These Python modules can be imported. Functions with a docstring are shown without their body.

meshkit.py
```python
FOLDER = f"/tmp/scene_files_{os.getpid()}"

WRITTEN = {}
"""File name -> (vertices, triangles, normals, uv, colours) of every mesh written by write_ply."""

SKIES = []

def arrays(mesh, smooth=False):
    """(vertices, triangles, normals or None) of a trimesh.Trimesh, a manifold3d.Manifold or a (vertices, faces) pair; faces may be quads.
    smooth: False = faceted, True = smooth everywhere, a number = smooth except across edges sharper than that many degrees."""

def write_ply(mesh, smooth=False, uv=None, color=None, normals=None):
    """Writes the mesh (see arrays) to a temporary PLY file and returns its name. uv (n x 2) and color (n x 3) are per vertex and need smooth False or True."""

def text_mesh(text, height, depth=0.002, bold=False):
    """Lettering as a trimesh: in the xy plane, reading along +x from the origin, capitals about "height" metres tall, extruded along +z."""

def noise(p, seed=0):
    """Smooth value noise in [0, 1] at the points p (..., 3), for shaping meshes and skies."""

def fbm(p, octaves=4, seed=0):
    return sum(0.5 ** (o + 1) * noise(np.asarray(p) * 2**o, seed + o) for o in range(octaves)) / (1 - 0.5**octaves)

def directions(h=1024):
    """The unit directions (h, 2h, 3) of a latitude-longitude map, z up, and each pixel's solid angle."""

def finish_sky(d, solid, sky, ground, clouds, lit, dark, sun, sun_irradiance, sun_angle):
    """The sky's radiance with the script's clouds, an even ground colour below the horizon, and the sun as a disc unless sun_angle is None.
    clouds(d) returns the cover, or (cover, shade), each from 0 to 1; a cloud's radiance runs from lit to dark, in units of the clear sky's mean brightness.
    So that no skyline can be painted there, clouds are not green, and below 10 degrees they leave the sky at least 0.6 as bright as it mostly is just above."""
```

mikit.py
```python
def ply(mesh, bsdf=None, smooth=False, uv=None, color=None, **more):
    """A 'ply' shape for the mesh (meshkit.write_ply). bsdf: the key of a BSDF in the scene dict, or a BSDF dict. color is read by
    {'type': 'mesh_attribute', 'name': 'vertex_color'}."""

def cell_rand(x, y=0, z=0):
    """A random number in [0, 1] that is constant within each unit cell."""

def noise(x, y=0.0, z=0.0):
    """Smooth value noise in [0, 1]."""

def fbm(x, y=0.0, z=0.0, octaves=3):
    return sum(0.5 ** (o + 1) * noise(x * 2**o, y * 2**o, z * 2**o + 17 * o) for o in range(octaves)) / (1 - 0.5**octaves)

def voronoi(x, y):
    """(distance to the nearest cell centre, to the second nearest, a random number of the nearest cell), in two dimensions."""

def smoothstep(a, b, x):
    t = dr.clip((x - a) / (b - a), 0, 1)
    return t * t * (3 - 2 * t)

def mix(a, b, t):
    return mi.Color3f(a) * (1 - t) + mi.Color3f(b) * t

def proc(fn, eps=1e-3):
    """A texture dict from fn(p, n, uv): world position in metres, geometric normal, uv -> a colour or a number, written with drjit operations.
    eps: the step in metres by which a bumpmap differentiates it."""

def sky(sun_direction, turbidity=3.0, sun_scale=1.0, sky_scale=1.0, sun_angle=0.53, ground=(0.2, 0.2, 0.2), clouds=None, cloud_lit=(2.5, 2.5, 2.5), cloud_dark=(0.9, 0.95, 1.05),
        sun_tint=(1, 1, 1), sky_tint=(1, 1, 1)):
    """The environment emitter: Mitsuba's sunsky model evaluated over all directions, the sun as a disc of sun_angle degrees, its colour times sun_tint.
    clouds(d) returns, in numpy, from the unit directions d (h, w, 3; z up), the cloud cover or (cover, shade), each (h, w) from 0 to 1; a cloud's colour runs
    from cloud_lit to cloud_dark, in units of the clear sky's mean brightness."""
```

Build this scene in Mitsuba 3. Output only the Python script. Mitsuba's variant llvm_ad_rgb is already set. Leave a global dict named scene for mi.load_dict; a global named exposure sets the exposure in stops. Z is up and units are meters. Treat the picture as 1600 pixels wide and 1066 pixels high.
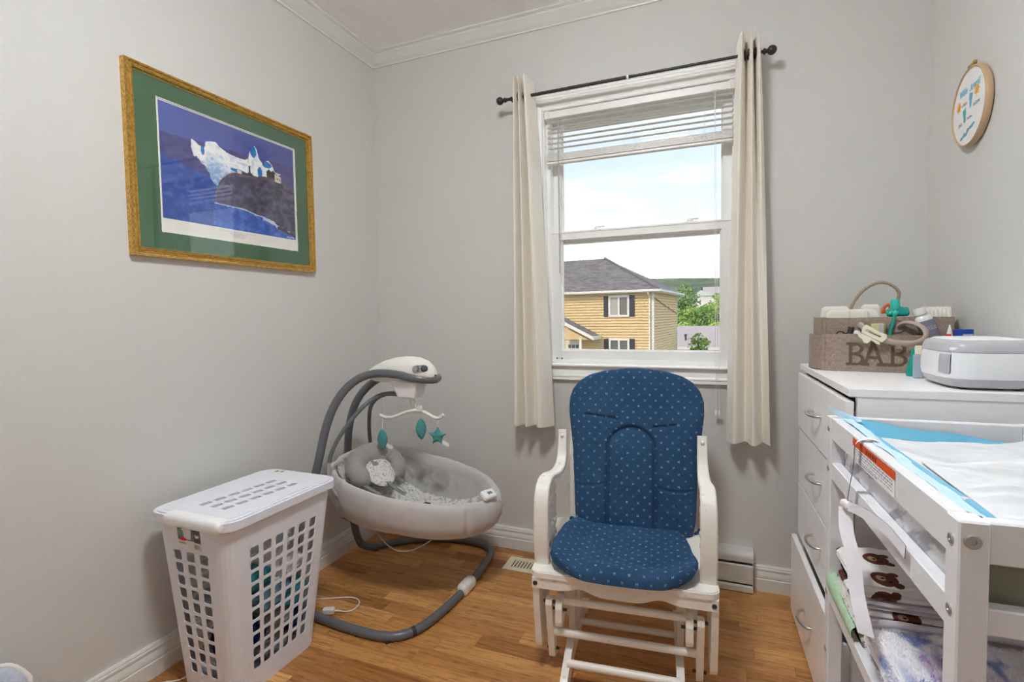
import math, random
import numpy as np, trimesh, mitsuba as mi, drjit as dr
import manifold3d as m3
from shapely.geometry import Polygon, Point, LineString, box as sbox
from shapely.ops import unary_union
from shapely import affinity
import mikit, meshkit
from mikit import proc, noise, fbm, voronoi, cell_rand, smoothstep, mix

T = mi.ScalarTransform4f
scene, labels = {}, {}

# ------------------------------------------------------------------ camera, sky, lamp, exposure
EYE = np.array([1.63194, -2.19901, 1.10028])
YAW, PITCH, ROLL, FPX = -0.386046, 0.0489442, -0.0154668, 796.892
_f = np.array([math.sin(YAW) * math.cos(PITCH), math.cos(YAW) * math.cos(PITCH), -math.sin(PITCH)])
_r = np.array([math.cos(YAW), -math.sin(YAW), 0.0])
_u = np.cross(_r, _f)
_up = -math.sin(ROLL) * _r + math.cos(ROLL) * _u
scene['camera'] = {'type': 'perspective', 'fov': math.degrees(2 * math.atan(800 / FPX)), 'fov_axis': 'x', 'near_clip': 0.02, 'far_clip': 5000.0,
                   'to_world': T().look_at(origin=EYE.tolist(), target=(EYE + _f).tolist(), up=_up.tolist())}


def cloud_cover(d):
    x, y, z = d[..., 0], d[..., 1], np.maximum(d[..., 2], 0.03)
    q = np.stack([x / (z + 0.22) * 1.1, y / (z + 0.22) * 1.1, z * 9.0], -1)
    n = meshkit.fbm(q * 1.6 + 3.1, 5, seed=4)
    n2 = meshkit.fbm(q * 4.0 + 9.0, 3, seed=8)
    cover = 0.34 + 0.60 * np.clip((n - 0.44) * 4.5, 0, 1)
    return cover, np.clip((n2 - 0.5) * 2.2, 0, 0.7)


SUN = (-0.55, -0.62, 0.62)
scene['sky'] = mikit.sky(SUN, turbidity=3.2, sun_scale=1.6, sky_scale=9.3, ground=(0.17, 0.18, 0.14), clouds=cloud_cover,
                         cloud_lit=(1.55, 1.55, 1.58), cloud_dark=(1.15, 1.22, 1.30), sky_tint=(1.25, 1.03, 0.90))
LAMP_POWER = (88.0, 92.0, 93.0)
exposure = 0.0


# ------------------------------------------------------------------ helpers
def A(*v):
    return np.array(v, float)


def box(x0, x1, y0, y1, z0, z1):
    m = trimesh.creation.box((abs(x1 - x0), abs(y1 - y0), abs(z1 - z0)))
    m.apply_translation(((x0 + x1) / 2, (y0 + y1) / 2, (z0 + z1) / 2))
    return m


def tri(man):
    q = man.to_mesh()
    return trimesh.Trimesh(np.array(q.vert_properties[:, :3]), np.array(q.tri_verts), process=True)


def rbox(x0, x1, y0, y1, z0, z1, r=0.004, seg=8):
    """A box with rounded edges."""
    r = min(r, 0.49 * min(x1 - x0, y1 - y0, z1 - z0))
    s = m3.Manifold.sphere(r, seg)
    return tri(m3.Manifold.batch_hull([s.translate((x, y, z)) for x in (x0 + r, x1 - r) for y in (y0 + r, y1 - r) for z in (z0 + r, z1 - r)]))


def cham(x0, x1, y0, y1, z0, z1, c=0.003):
    """A box with chamfered edges (few triangles)."""
    c = min(c, 0.45 * min(x1 - x0, y1 - y0, z1 - z0))
    pts = []
    for x, sx in ((x0, 1), (x1, -1)):
        for y, sy in ((y0, 1), (y1, -1)):
            for z, sz in ((z0, 1), (z1, -1)):
                pts += [(x + sx * c, y + sy * c, z), (x + sx * c, y, z + sz * c), (x, y + sy * c, z + sz * c)]
    return trimesh.convex.convex_hull(np.array(pts))


def spline(pts, n=40, closed=False):
    from scipy.interpolate import CubicSpline
    p = np.asarray(pts, float)
    if closed:
        p = np.vstack([p, p[:1]])
    t = np.concatenate([[0], np.cumsum(np.sqrt(np.linalg.norm(np.diff(p, axis=0), axis=1)))])
    cs = CubicSpline(t, p, bc_type='periodic' if closed else 'natural')
    return cs(np.linspace(0, t[-1], n, endpoint=not closed))


def tube(pts, r, sides=12, closed=False, flat=None):
    """A round (or, with flat=(a, b) and an up direction, elliptical) tube along a polyline."""
    p = np.asarray(pts, float)
    n = len(p)
    if closed:
        t = np.roll(p, -1, 0) - np.roll(p, 1, 0)
    else:
        t = np.gradient(p, axis=0)
    t /= np.linalg.norm(t, axis=1, keepdims=True) + 1e-12
    a = np.cross(t[0], [0, 0, 1.0] if abs(t[0][2]) < 0.9 else [1.0, 0, 0])
    a /= np.linalg.norm(a)
    As = [a]
    for i in range(1, n):
        a = As[-1] - t[i] * (As[-1] @ t[i])
        As.append(a / (np.linalg.norm(a) + 1e-12))
    As = np.array(As)
    if closed:  # spread the closing twist
        a_end = As[-1] - t[0] * (As[-1] @ t[0])
        a_end /= np.linalg.norm(a_end)
        tw = math.atan2(np.cross(As[0], a_end) @ t[0], As[0] @ a_end)
        for i in range(n):
            th = -tw * i / n
            As[i] = As[i] * math.cos(th) + np.cross(t[i], As[i]) * math.sin(th)
    Bs = np.cross(t, As)
    ra = np.broadcast_to(r, (n,)).astype(float)
    rb = ra if flat is None else ra * flat
    ang = np.arange(sides) * 2 * np.pi / sides
    v = p[:, None] + ra[:, None, None] * np.cos(ang)[None, :, None] * As[:, None] + rb[:, None, None] * np.sin(ang)[None, :, None] * Bs[:, None]
    v = v.reshape(-1, 3)
    f = []
    for i in range(n if closed else n - 1):
        i2 = (i + 1) % n
        for j in range(sides):
            j2 = (j + 1) % sides
            f += [[i * sides + j, i * sides + j2, i2 * sides + j2], [i * sides + j, i2 * sides + j2, i2 * sides + j]]
    if not closed:
        c0, c1 = len(v), len(v) + 1
        v = np.vstack([v, p[:1], p[-1:]])
        for j in range(sides):
            j2 = (j + 1) % sides
            f += [[c0, j2, j], [c1, (n - 1) * sides + j, (n - 1) * sides + j2]]
    m = trimesh.Trimesh(v, np.array(f), process=False)
    return m


def rod(a, b, r, sides=14, r2=None):
    a, b = A(*a), A(*b)
    return tube([a, b], [r, r if r2 is None else r2], sides)


def lathe(profile, sides=24):
    """profile: (radius, z) from bottom to top."""
    pr = np.asarray(profile, float)
    ang = np.arange(sides) * 2 * np.pi / sides
    n = len(pr)
    v = np.stack([pr[:, None, 0] * np.cos(ang), pr[:, None, 0] * np.sin(ang), np.repeat(pr[:, 1:2], sides, 1)], -1).reshape(-1, 3)
    f = []
    for i in range(n - 1):
        for j in range(sides):
            j2 = (j + 1) % sides
            f += [[i * sides + j, i * sides + j2, (i + 1) * sides + j2], [i * sides + j, (i + 1) * sides + j2, (i + 1) * sides + j]]
    c0, c1 = len(v), len(v) + 1
    v = np.vstack([v, [[0, 0, pr[0, 1]], [0, 0, pr[-1, 1]]]])
    for j in range(sides):
        j2 = (j + 1) % sides
        f += [[c0, j2, j], [c1, (n - 1) * sides + j, (n - 1) * sides + j2]]
    return trimesh.Trimesh(v, np.array(f), process=False)


def extrude(poly, h):
    poly = poly if hasattr(poly, 'exterior') or hasattr(poly, 'geoms') else Polygon(poly)
    return trimesh.util.concatenate([trimesh.creation.extrude_polygon(g, h, engine='earcut') for g in getattr(poly, 'geoms', [poly]) if g.area > 1e-12])


def frame_map(m, o, ex, ey, ez):
    """Moves a mesh so that its x, y, z run along ex, ey, ez from o."""
    m = m.copy()
    m.vertices = A(*o) + m.vertices @ np.array([ex, ey, ez], float)
    if np.linalg.det(np.array([ex, ey, ez], float)) < 0:
        m.invert()
    return m


def moved(m, loc=(0, 0, 0), rz=0.0, rx=0.0, ry=0.0, s=1.0):
    M = trimesh.transformations.euler_matrix(rx, ry, rz, 'sxyz')
    M[:3, :3] *= s
    M[:3, 3] = loc
    m = m.copy()
    m.apply_transform(M)
    return m


def cat(*ms):
    return trimesh.util.concatenate([m for m in ms])


def sheet(P, thick=0.0, closed_u=False):
    """A grid of points (nu, nv, 3) as a surface; with thick it becomes a closed slab along its normals."""
    P = np.asarray(P, float)
    nu, nv = P.shape[:2]
    idx = np.arange(nu * nv).reshape(nu, nv)
    if closed_u:
        idx = np.vstack([idx, idx[:1]])
    a, b, c, d = idx[:-1, :-1].ravel(), idx[1:, :-1].ravel(), idx[1:, 1:].ravel(), idx[:-1, 1:].ravel()
    f = np.vstack([np.stack([a, b, c], 1), np.stack([a, c, d], 1)])
    v = P.reshape(-1, 3)
    if not thick:
        return trimesh.Trimesh(v, f, process=False)
    m = trimesh.Trimesh(v, f, process=False)
    n = np.array(m.vertex_normals)
    N = nu * nv
    v2 = np.vstack([v + n * thick / 2, v - n * thick / 2])
    f2 = [f, f[:, ::-1] + N]

    def side(e):
        e = np.asarray(e)
        p, q = e[:-1], e[1:]
        f2.append(np.stack([p, p + N, q + N], 1))
        f2.append(np.stack([p, q + N, q], 1))
    if not closed_u:
        side(idx[0, :])
        side(idx[-1, ::-1])
    side(idx[::-1, 0])
    side(idx[:, -1])
    m = trimesh.Trimesh(v2, np.vstack(f2), process=False)
    return m


def numbered(name):
    if not any(k == name or k.startswith(name + '__') for k in list(scene) + list(labels)):
        return name
    i = 1
    while any(k == f'{name}_{i:03d}' or k.startswith(f'{name}_{i:03d}__') for k in list(scene) + list(labels)):
        i += 1
    return f'{name}_{i:03d}'


_count = {}


def obj(name, mesh, mat, parent=None, smooth=False, label=None, **kw):
    """One entry of the scene, keyed parent__name; numbered when that is taken."""
    base = f'{parent}__{name}' if parent else name
    k = _count.get(base, 0)
    key = base if k == 0 else f'{base}_{k:03d}'
    _count[base] = k + 1
    if isinstance(mesh, dict):
        scene[key] = mesh
    else:
        scene[key] = mikit.ply(mesh, mat, smooth=smooth, **kw)
    if label:
        labels[key] = {'label': label}
    return key


def thing(name, label, category, group=None):
    k = _count.get(name, 0)
    key = name if k == 0 else f'{name}_{k:03d}'
    _count[name] = k + 1
    labels[key] = {'label': label, 'category': category}
    if group:
        labels[key]['group'] = group
    return key


def solo(name, mesh, mat, label, category, group=None, smooth=False, **kw):
    """A thing that is one mesh."""
    key = obj(name, mesh, mat, None, smooth, **kw)
    labels[key] = {'label': label, 'category': category}
    if group:
        labels[key]['group'] = group
    return key


def struct(name, mesh, mat, label, smooth=False, **kw):
    key = obj(name, mesh, mat, None, smooth, **kw)
    labels[key] = {'label': label, 'kind': 'structure'}
    return key


def mat(name, color, rough=0.5, metal=0.0, spec=0.5, two=False, **kw):
    c = {'type': 'rgb', 'value': list(color)} if isinstance(color, (tuple, list)) else color
    b = {'type': 'principled', 'base_color': c, 'roughness': rough, 'metallic': metal, 'specular': spec, **kw}
    scene[name] = {'type': 'twosided', 'bsdf': b} if two else b
    return name


def bumped(name, inner, fn, scale, eps=1e-3):
    scene[name] = {'type': 'bumpmap', 'arbitrary': {**proc(fn, eps)}, 'scale': scale, 'bsdf': inner}
    return name


# ------------------------------------------------------------------ materials
def wall_paint(p, n, uv):
    s = fbm(p.x * 1.7 + p.y * 1.3, p.z * 1.5, 0.0, 3)
    return mix((0.600, 0.594, 0.577), (0.632, 0.626, 0.609), s)


mat('mat_wall', proc(wall_paint), 0.62, spec=0.3)


def ceil_paint(p, n, uv):
    s = smoothstep(0.62, 0.8, fbm(p.x * 6, p.y * 6, 1.0, 4))
    return mix((0.86, 0.855, 0.838), (0.76, 0.752, 0.732), s * 0.35)


mat('mat_ceiling', proc(ceil_paint), 0.7, spec=0.2)
mat('mat_trim', (0.70, 0.70, 0.675), 0.38)
mat('mat_window_white', (0.86, 0.857, 0.845), 0.35)


def wood(p, n, uv):
    # uv.x: the tone of the strip, uv.y: where its grain starts
    s = uv.y * 37.0
    w = fbm(p.x * 2.2 + s, p.y * 24.0 + s * 3, 0.0, 3)
    g = fbm(p.x * 7.0 + s * 5, p.y * 150.0 + w * 5.0, s, 3)
    ring = 0.5 + 0.5 * dr.sin((p.y * 180.0 + w * 26.0 + p.x * 3.0))
    pore = smoothstep(0.60, 0.74, noise(p.x * 26.0 + s, p.y * 520.0, s))
    t = uv.x
    base = mix((0.400, 0.165, 0.046), (0.80, 0.425, 0.155), t)
    dark = mix((0.205, 0.074, 0.019), (0.52, 0.232, 0.072), t)
    c = mix(base, dark, dr.clip(0.18 + 0.5 * smoothstep(0.4, 0.75, g) + 0.32 * ring * smoothstep(0.35, 0.7, w), 0, 1))
    return c * (1 - 0.35 * pore)


mat('mat_wood', proc(wood), 0.33, spec=0.42)
mat('mat_white_paint', (0.76, 0.735, 0.70), 0.34)


def worn_white(p, n, uv):
    k = smoothstep(0.70, 0.80, fbm(p.x * 60, p.y * 60, p.z * 60, 3))
    return mix((0.80, 0.775, 0.73), (0.60, 0.50, 0.38), k * 0.55)


mat('mat_glider', proc(worn_white), 0.33)
mat('mat_white_plastic', (0.80, 0.80, 0.82), 0.32)
mat('mat_white_lacquer', (0.80, 0.79, 0.80), 0.28)
mat('mat_steel', (0.72, 0.71, 0.70), 0.24, metal=1.0)
mat('mat_black_metal', (0.022, 0.020, 0.018), 0.38)
mat('mat_dark', (0.03, 0.03, 0.032), 0.5)
scene['mat_pane'] = {'type': 'thindielectric', 'int_ior': 1.5}
scene['mat_vcol'] = {'type': 'twosided', 'bsdf': {'type': 'principled', 'base_color': {'type': 'mesh_attribute', 'name': 'vertex_color'}, 'roughness': 0.75, 'specular': 0.25}}
scene['mat_vcol_gloss'] = {'type': 'twosided', 'bsdf': {'type': 'principled', 'base_color': {'type': 'mesh_attribute', 'name': 'vertex_color'}, 'roughness': 0.3, 'specular': 0.5}}
# ------------------------------------------------------------------ room shell
RX, RY, RZ = 2.30, -3.4, 2.42
WX0, WX1, WZ0, WZ1 = 0.91, 1.695, 0.872, 2.0       # the window's opening in the back wall

struct('floor', box(-0.15, RX + 0.15, RY - 0.15, 0.15, -0.12, -0.008), 'mat_dark', 'laminate floor of short orange brown oak strips laid along the window wall')
rng = random.Random(11)
SW = 0.0655
for r in range(37):
    y1, y0 = -r * SW - 0.0002, -(r + 1) * SW + 0.0002
    if y0 < -2.42:
        break
    x = -rng.uniform(0, 0.38)
    while x < RX:
        ln = rng.choice((0.26, 0.36, 0.42, 0.47, 0.55))
        a, b = max(x, 0.0) + 0.0002, min(x + ln, RX) - 0.0002
        if b - a > 0.03:
            m = cham(a, b, y0, y1, -0.010, 0.0, 0.0006)
            tone = min(1.0, max(0.0, rng.gauss(0.42, 0.24)))
            uv = np.tile([[tone, rng.random()]], (len(m.vertices), 1))
            obj('plank', m, 'mat_wood', 'floor', uv=uv)
        x += ln
bulk = []
m = box(0, RX, RY, -37 * SW, -0.010, 0.0)
obj('boards', m, 'mat_wood', 'floor', uv=np.tile([[0.5, 0.3]], (len(m.vertices), 1)))
labels['floor__boards'] = {'kind': 'stuff', 'label': 'oak strips behind the viewer'}

struct('wall_left', box(-0.12, 0, RY, 0.12, -0.1, RZ + 0.1), 'mat_wall', 'plain light grey painted wall with the gold framed picture')
struct('wall_right', box(RX, RX + 0.12, RY, 0.12, -0.1, RZ + 0.1), 'mat_wall', 'light grey painted wall with the embroidery hoop')
struct('wall_front', box(-0.12, RX + 0.12, RY - 0.12, RY, -0.1, RZ + 0.1), 'mat_wall', 'light grey wall behind the viewer')
hole = sbox(-0.12, -0.1, RX + 0.12, RZ + 0.1).difference(sbox(WX0 - 0.012, WZ0 - 0.012, WX1 + 0.012, WZ1 + 0.012))
struct('wall_back', frame_map(extrude(hole, 0.20), (0, 0.20, 0), (1, 0, 0), (0, 0, 1), (0, -1, 0)), 'mat_wall', 'light grey wall around the window')
struct('ceiling', box(-0.12, RX + 0.12, RY - 0.12, 0.12, RZ, RZ + 0.1), 'mat_ceiling', 'off white ceiling with faint patched plaster')


def profile_run(prof, o, along, out, length):
    """A moulding: prof is (distance from the wall, height); runs from o along 'along', standing off along 'out'."""
    m = extrude(Polygon(prof), length)
    return frame_map(m, o, out, (0, 0, 1), along)


BASE = [(0, 0), (.018, 0), (.018, .048), (.0145, .051), (.0165, .056), (.0155, .064), (.0115, .074), (.009, .078), (.0125, .0815), (.0125, .088), (.0095, .0915), (.0105, .0945), (.007, .1), (0, .1)]
CROWN = [(0, 2.360), (.007, 2.360), (.009, 2.366), (.020, 2.376), (.034, 2.393), (.043, 2.404), (.044, 2.409), (.050, 2.411), (.057, 2.414), (.058, 2.42), (0, 2.42)]
struct('baseboard_left', profile_run(BASE, (0, RY, 0), (0, 1, 0), (1, 0, 0), -RY), 'mat_trim', 'moulded white baseboard along the left wall')
struct('baseboard_back', cat(profile_run(BASE, (0, 0, 0), (1, 0, 0), (0, -1, 0), 0.868), profile_run(BASE, (1.766, 0, 0), (1, 0, 0), (0, -1, 0), RX - 1.766)), 'mat_trim', 'moulded white baseboard under the window on both sides of the heater')
struct('baseboard_right', profile_run(BASE, (RX, RY, 0), (0, 1, 0), (-1, 0, 0), -RY), 'mat_trim', 'moulded baseboard along the right wall')
struct('trim_1', profile_run(CROWN, (0, RY, 0), (0, 1, 0), (1, 0, 0), -RY), 'mat_trim', 'crown moulding between left wall and ceiling')
struct('trim_2', profile_run(CROWN, (0, 0, 0), (1, 0, 0), (0, -1, 0), RX), 'mat_trim', 'crown moulding between window wall and ceiling')
struct('trim_3', profile_run(CROWN, (RX, RY, 0), (0, 1, 0), (-1, 0, 0), -RY), 'mat_trim', 'crown moulding between right wall and ceiling')

# ------------------------------------------------------------------ window
labels['window_1'] = {'label': 'white double hung vinyl window with moulded casing', 'kind': 'structure'}
W = 'mat_window_white'
CAS = [(0, 0), (.012, 0), (.014, .004), (.010, .010), (.013, .024), (.017, .040), (.020, .046), (.020, .052), (.016, .055), (.019, .058), (.019, .066), (.006, .068), (0, .068)]


def casing(o, along, away, length):
    """A casing piece with mitred ends: profile grows away from the opening."""
    m = extrude(Polygon(CAS), 1.0)
    v = m.vertices.copy()
    out, h, t = v[:, 0], v[:, 1], v[:, 2]
    s = np.where(t > 0.5, length + h, -h)
    m.vertices = A(*o) + np.outer(s, along) + np.outer(h, away) + np.outer(out, (0, -1, 0))
    if m.volume < 0:
        m.invert()
    return m


wz0 = WZ0 + 0.008
obj('casing', casing((WX0, 0, wz0), A(0, 0, 1), A(-1, 0, 0), WZ1 - wz0), W, 'window_1')
obj('casing', casing((WX1, 0, wz0), A(0, 0, 1), A(1, 0, 0), WZ1 - wz0), W, 'window_1')
obj('casing', casing((WX0, 0, WZ1), A(1, 0, 0), A(0, 0, 1), WX1 - WX0), W, 'window_1')
obj('casing', casing((WX0, 0, wz0), A(1, 0, 0), A(0, 0, -1), WX1 - WX0), W, 'window_1')
obj('sill', rbox(WX0 - 0.006, WX1 + 0.006, -0.030, 0.03, WZ0 + 0.002, WZ0 + 0.012, 0.004), W, 'window_1')
obj('jamb', cat(box(WX0 - 0.012, WX0, 0, 0.2, WZ0 - 0.012, WZ1 + 0.012), box(WX1, WX1 + 0.012, 0, 0.2, WZ0 - 0.012, WZ1 + 0.012), box(WX0, WX1, 0, 0.2, WZ1, WZ1 + 0.012), box(WX0, WX1, 0, 0.2, WZ0 - 0.012, WZ0)), W, 'window_1')
obj('stop', cat(cham(WX0, WX0 + 0.018, 0.022, 0.060, WZ0, WZ1, .002), cham(WX1 - 0.018, WX1, 0.022, 0.060, WZ0, WZ1, .002)), W, 'window_1')


def sash(name, x0, x1, z0, z1, y0, y1, top, bot, st):
    s = sbox(x0, z0, x1, z1).difference(sbox(x0 + st, z0 + bot, x1 - st, z1 - top))
    m = frame_map(extrude(s, y1 - y0), (0, y1, 0), (1, 0, 0), (0, 0, 1), (0, -1, 0))
    # a thin glazing bead standing inside the frame
    b = sbox(x0 + st - .004, z0 + bot - .004, x1 - st + .004, z1 - top + .004).difference(sbox(x0 + st + .006, z0 + bot + .006, x1 - st - .006, z1 - top - .006))
    m2 = frame_map(extrude(b, (y1 - y0) * 0.5), (0, y1 - .004, 0), (1, 0, 0), (0, 0, 1), (0, -1, 0))
    k = obj(name, cat(m, m2), W, 'window_1')
    yg = y0 + (y1 - y0) * 0.55
    g = frame_map(trimesh.Trimesh([(x0 + st, z0 + bot, 0), (x1 - st, z0 + bot, 0), (x1 - st, z1 - top, 0), (x0 + st, z1 - top, 0)], [[0, 1, 2], [0, 2, 3]], process=False), (0, yg, 0), (1, 0, 0), (0, 0, 1), (0, 1, 0))
    obj('pane', g, 'mat_pane', k)
    return k


UPPER = sash('upper_sash', WX0 + 0.012, WX1 - 0.010, 1.425, WZ1 - 0.002, 0.070, 0.100, 0.050, 0.036, 0.042)
LOWER = sash('lower_sash', WX0 + 0.018, WX1 - 0.014, WZ0 + 0.012, 1.472, 0.030, 0.062, 0.034, 0.056, 0.042)
obj('ledge', cat(cham(WX0 + 0.018, WX1 - 0.014, 0.024, 0.032, WZ0 + 0.012, WZ0 + 0.030, .002), cham(WX0 + .018, WX1 - .014, .0265, .031, 1.466, 1.474, .0015)), W, LOWER)
for lx in (1.137, 1.523):
    a = cat(rbox(lx - 0.022, lx + 0.022, 0.034, 0.058, 1.472, 1.479, .003), moved(lathe([(.010, 0), (.012, .003), (.012, .007), (.008, .010)], 16), (lx - .004, .046, 1.479)))
    k = obj('latch', a, W, LOWER)
    obj('latch_lever', moved(rbox(-.006, .034, -.005, .005, 0, .005, .0022), (lx - .004, .046, 1.486), rz=0.25), 'mat_trim', LOWER)
for ex in (0.949, 0.972):
    obj('screw_hole', moved(lathe([(.0035, 0), (.0035, .001)], 12), (ex, 0.0236, 0.905), rx=math.pi / 2), 'mat_dark', LOWER)
obj('stamp', box(.953, .968, .0234, .0242, .9035, .9065), 'mat_trim', LOWER)

# ceiling lamp of the room, above and behind the viewer: it is the light that fills the room from this side
lamp = thing('ceiling_lamp', 'round white flush ceiling lamp in the middle of the room', 'lamp')
obj('lamp_base', moved(lathe([(.06, 0), (.17, 0), (.17, -.022), (.06, -.022)][::-1], 40), (1.26, -1.52, RZ)), 'mat_white_plastic', lamp, smooth=40)
prof = [(0.001, -.115)] + [(.165 * math.sin(a), -.022 - .093 * math.cos(a)) for a in np.linspace(.08, math.pi / 2, 12)]
k = obj('lamp_shade', moved(lathe(prof, 40), (1.26, -1.52, RZ)), 'mat_white_plastic', lamp, smooth=40)
scene[k]['emitter'] = {'type': 'area', 'radiance': {'type': 'rgb', 'value': list(LAMP_POWER)}}
# ------------------------------------------------------------------ blind, rod, curtains
bl = thing('venetian_blind', 'white mini blind pulled up into a stack in the upper window', 'blind')
mat('mat_blind', (0.80, 0.79, 0.77), 0.35)
BX0, BX1 = 0.916, 1.686
obj('headrail', cham(BX0, BX1, -0.016, 0.016, 1.963, 1.993, .002), 'mat_blind', bl)
for ex in (BX0 - .002, BX1 - .022):
    obj('end_bracket', cham(ex, ex + .024, -0.019, 0.017, 1.960, 1.996, .002), 'mat_blind', bl)


def slat_mesh(tilt):
    y = np.linspace(-.0125, .0125, 5)
    z = .0016 * (1 - (y / .0125) ** 2)
    c, s = math.cos(tilt), math.sin(tilt)
    P = np.stack([np.stack([np.full(5, x), y * c - z * s, y * s + z * c], -1) for x in (BX0 + .006, BX1 - .006)], 0)
    return sheet(P, .0006)


mat('mat_slat', (0.80, 0.79, 0.77), 0.35, two=True)
open_slat = mikit.ply(slat_mesh(0.02), 'mat_slat', smooth=50)
for i in range(6):
    obj('slat', {**open_slat, 'to_world': T().translate([0, 0, 1.948 - .0225 * i])}, None, bl)
stack_slat = mikit.ply(cham(BX0 + .006, BX1 - .006, -.0125, .0125, -.00075, .00075, .0004), 'mat_blind')
for i in range(16):
    obj('slat', {**stack_slat, 'to_world': T().translate([(i % 3 - 1) * .0012, (i * 7 % 5 - 2) * .0006, 1.8075 - .0018 * i])}, None, bl)
obj('bottom_rail', rbox(BX0 + .006, BX1 - .006, -.0125, .0125, 1.766, 1.777, .003), 'mat_slat', bl, smooth=40)
for cx in (1.000, 1.30, 1.575):
    obj('ladder_cord', cat(rod((cx - .002, -.0135, 1.766), (cx - .002, -.0135, 1.963), .0006, 5), rod((cx + .002, .0135, 1.766), (cx + .002, .0135, 1.963), .0006, 5)), 'mat_slat', bl)
    obj('cord_clip', cat(tube(spline([(cx - .010, -.0145, 1.806), (cx, -.017, 1.792), (cx + .012, -.0145, 1.772)], 9), .0014, 6), tube(spline([(cx + .012, -.0145, 1.806), (cx + .004, -.017, 1.795), (cx - .004, -.015, 1.772)], 9), .0012, 6)), 'mat_slat', bl)
mat('mat_wand', (0.42, 0.41, 0.40), 0.2)
obj('tilt_wand', cat(rod((0.978, -.020, 1.957), (0.981, -.022, 1.285), .0028, 6), rod((0.978, -.012, 1.962), (0.978, -.020, 1.950), .002, 6)), 'mat_wand', bl)
obj('cord_lock', cham(1.598, 1.628, -.019, -.012, 1.958, 1.966, .001), 'mat_wand', bl)
for dx, zl in ((0, .716), (.010, .714)):
    obj('pull_cord', tube(spline([(1.611 + dx * .3, -.018, 1.96), (1.615 + dx * .6, -.034, 1.45), (1.619 + dx * .9, -.040, .95), (1.622 + dx * 1.2, -.036, zl)], 16), .0009, 5), 'mat_slat', bl)
    obj('cord_tassel', moved(lathe([(.0035, -.022), (.005, -.018), (.0045, -.004), (.002, 0)], 10), (1.622 + dx * 1.2, -.036, zl)), 'mat_slat', bl, smooth=40)

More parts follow.
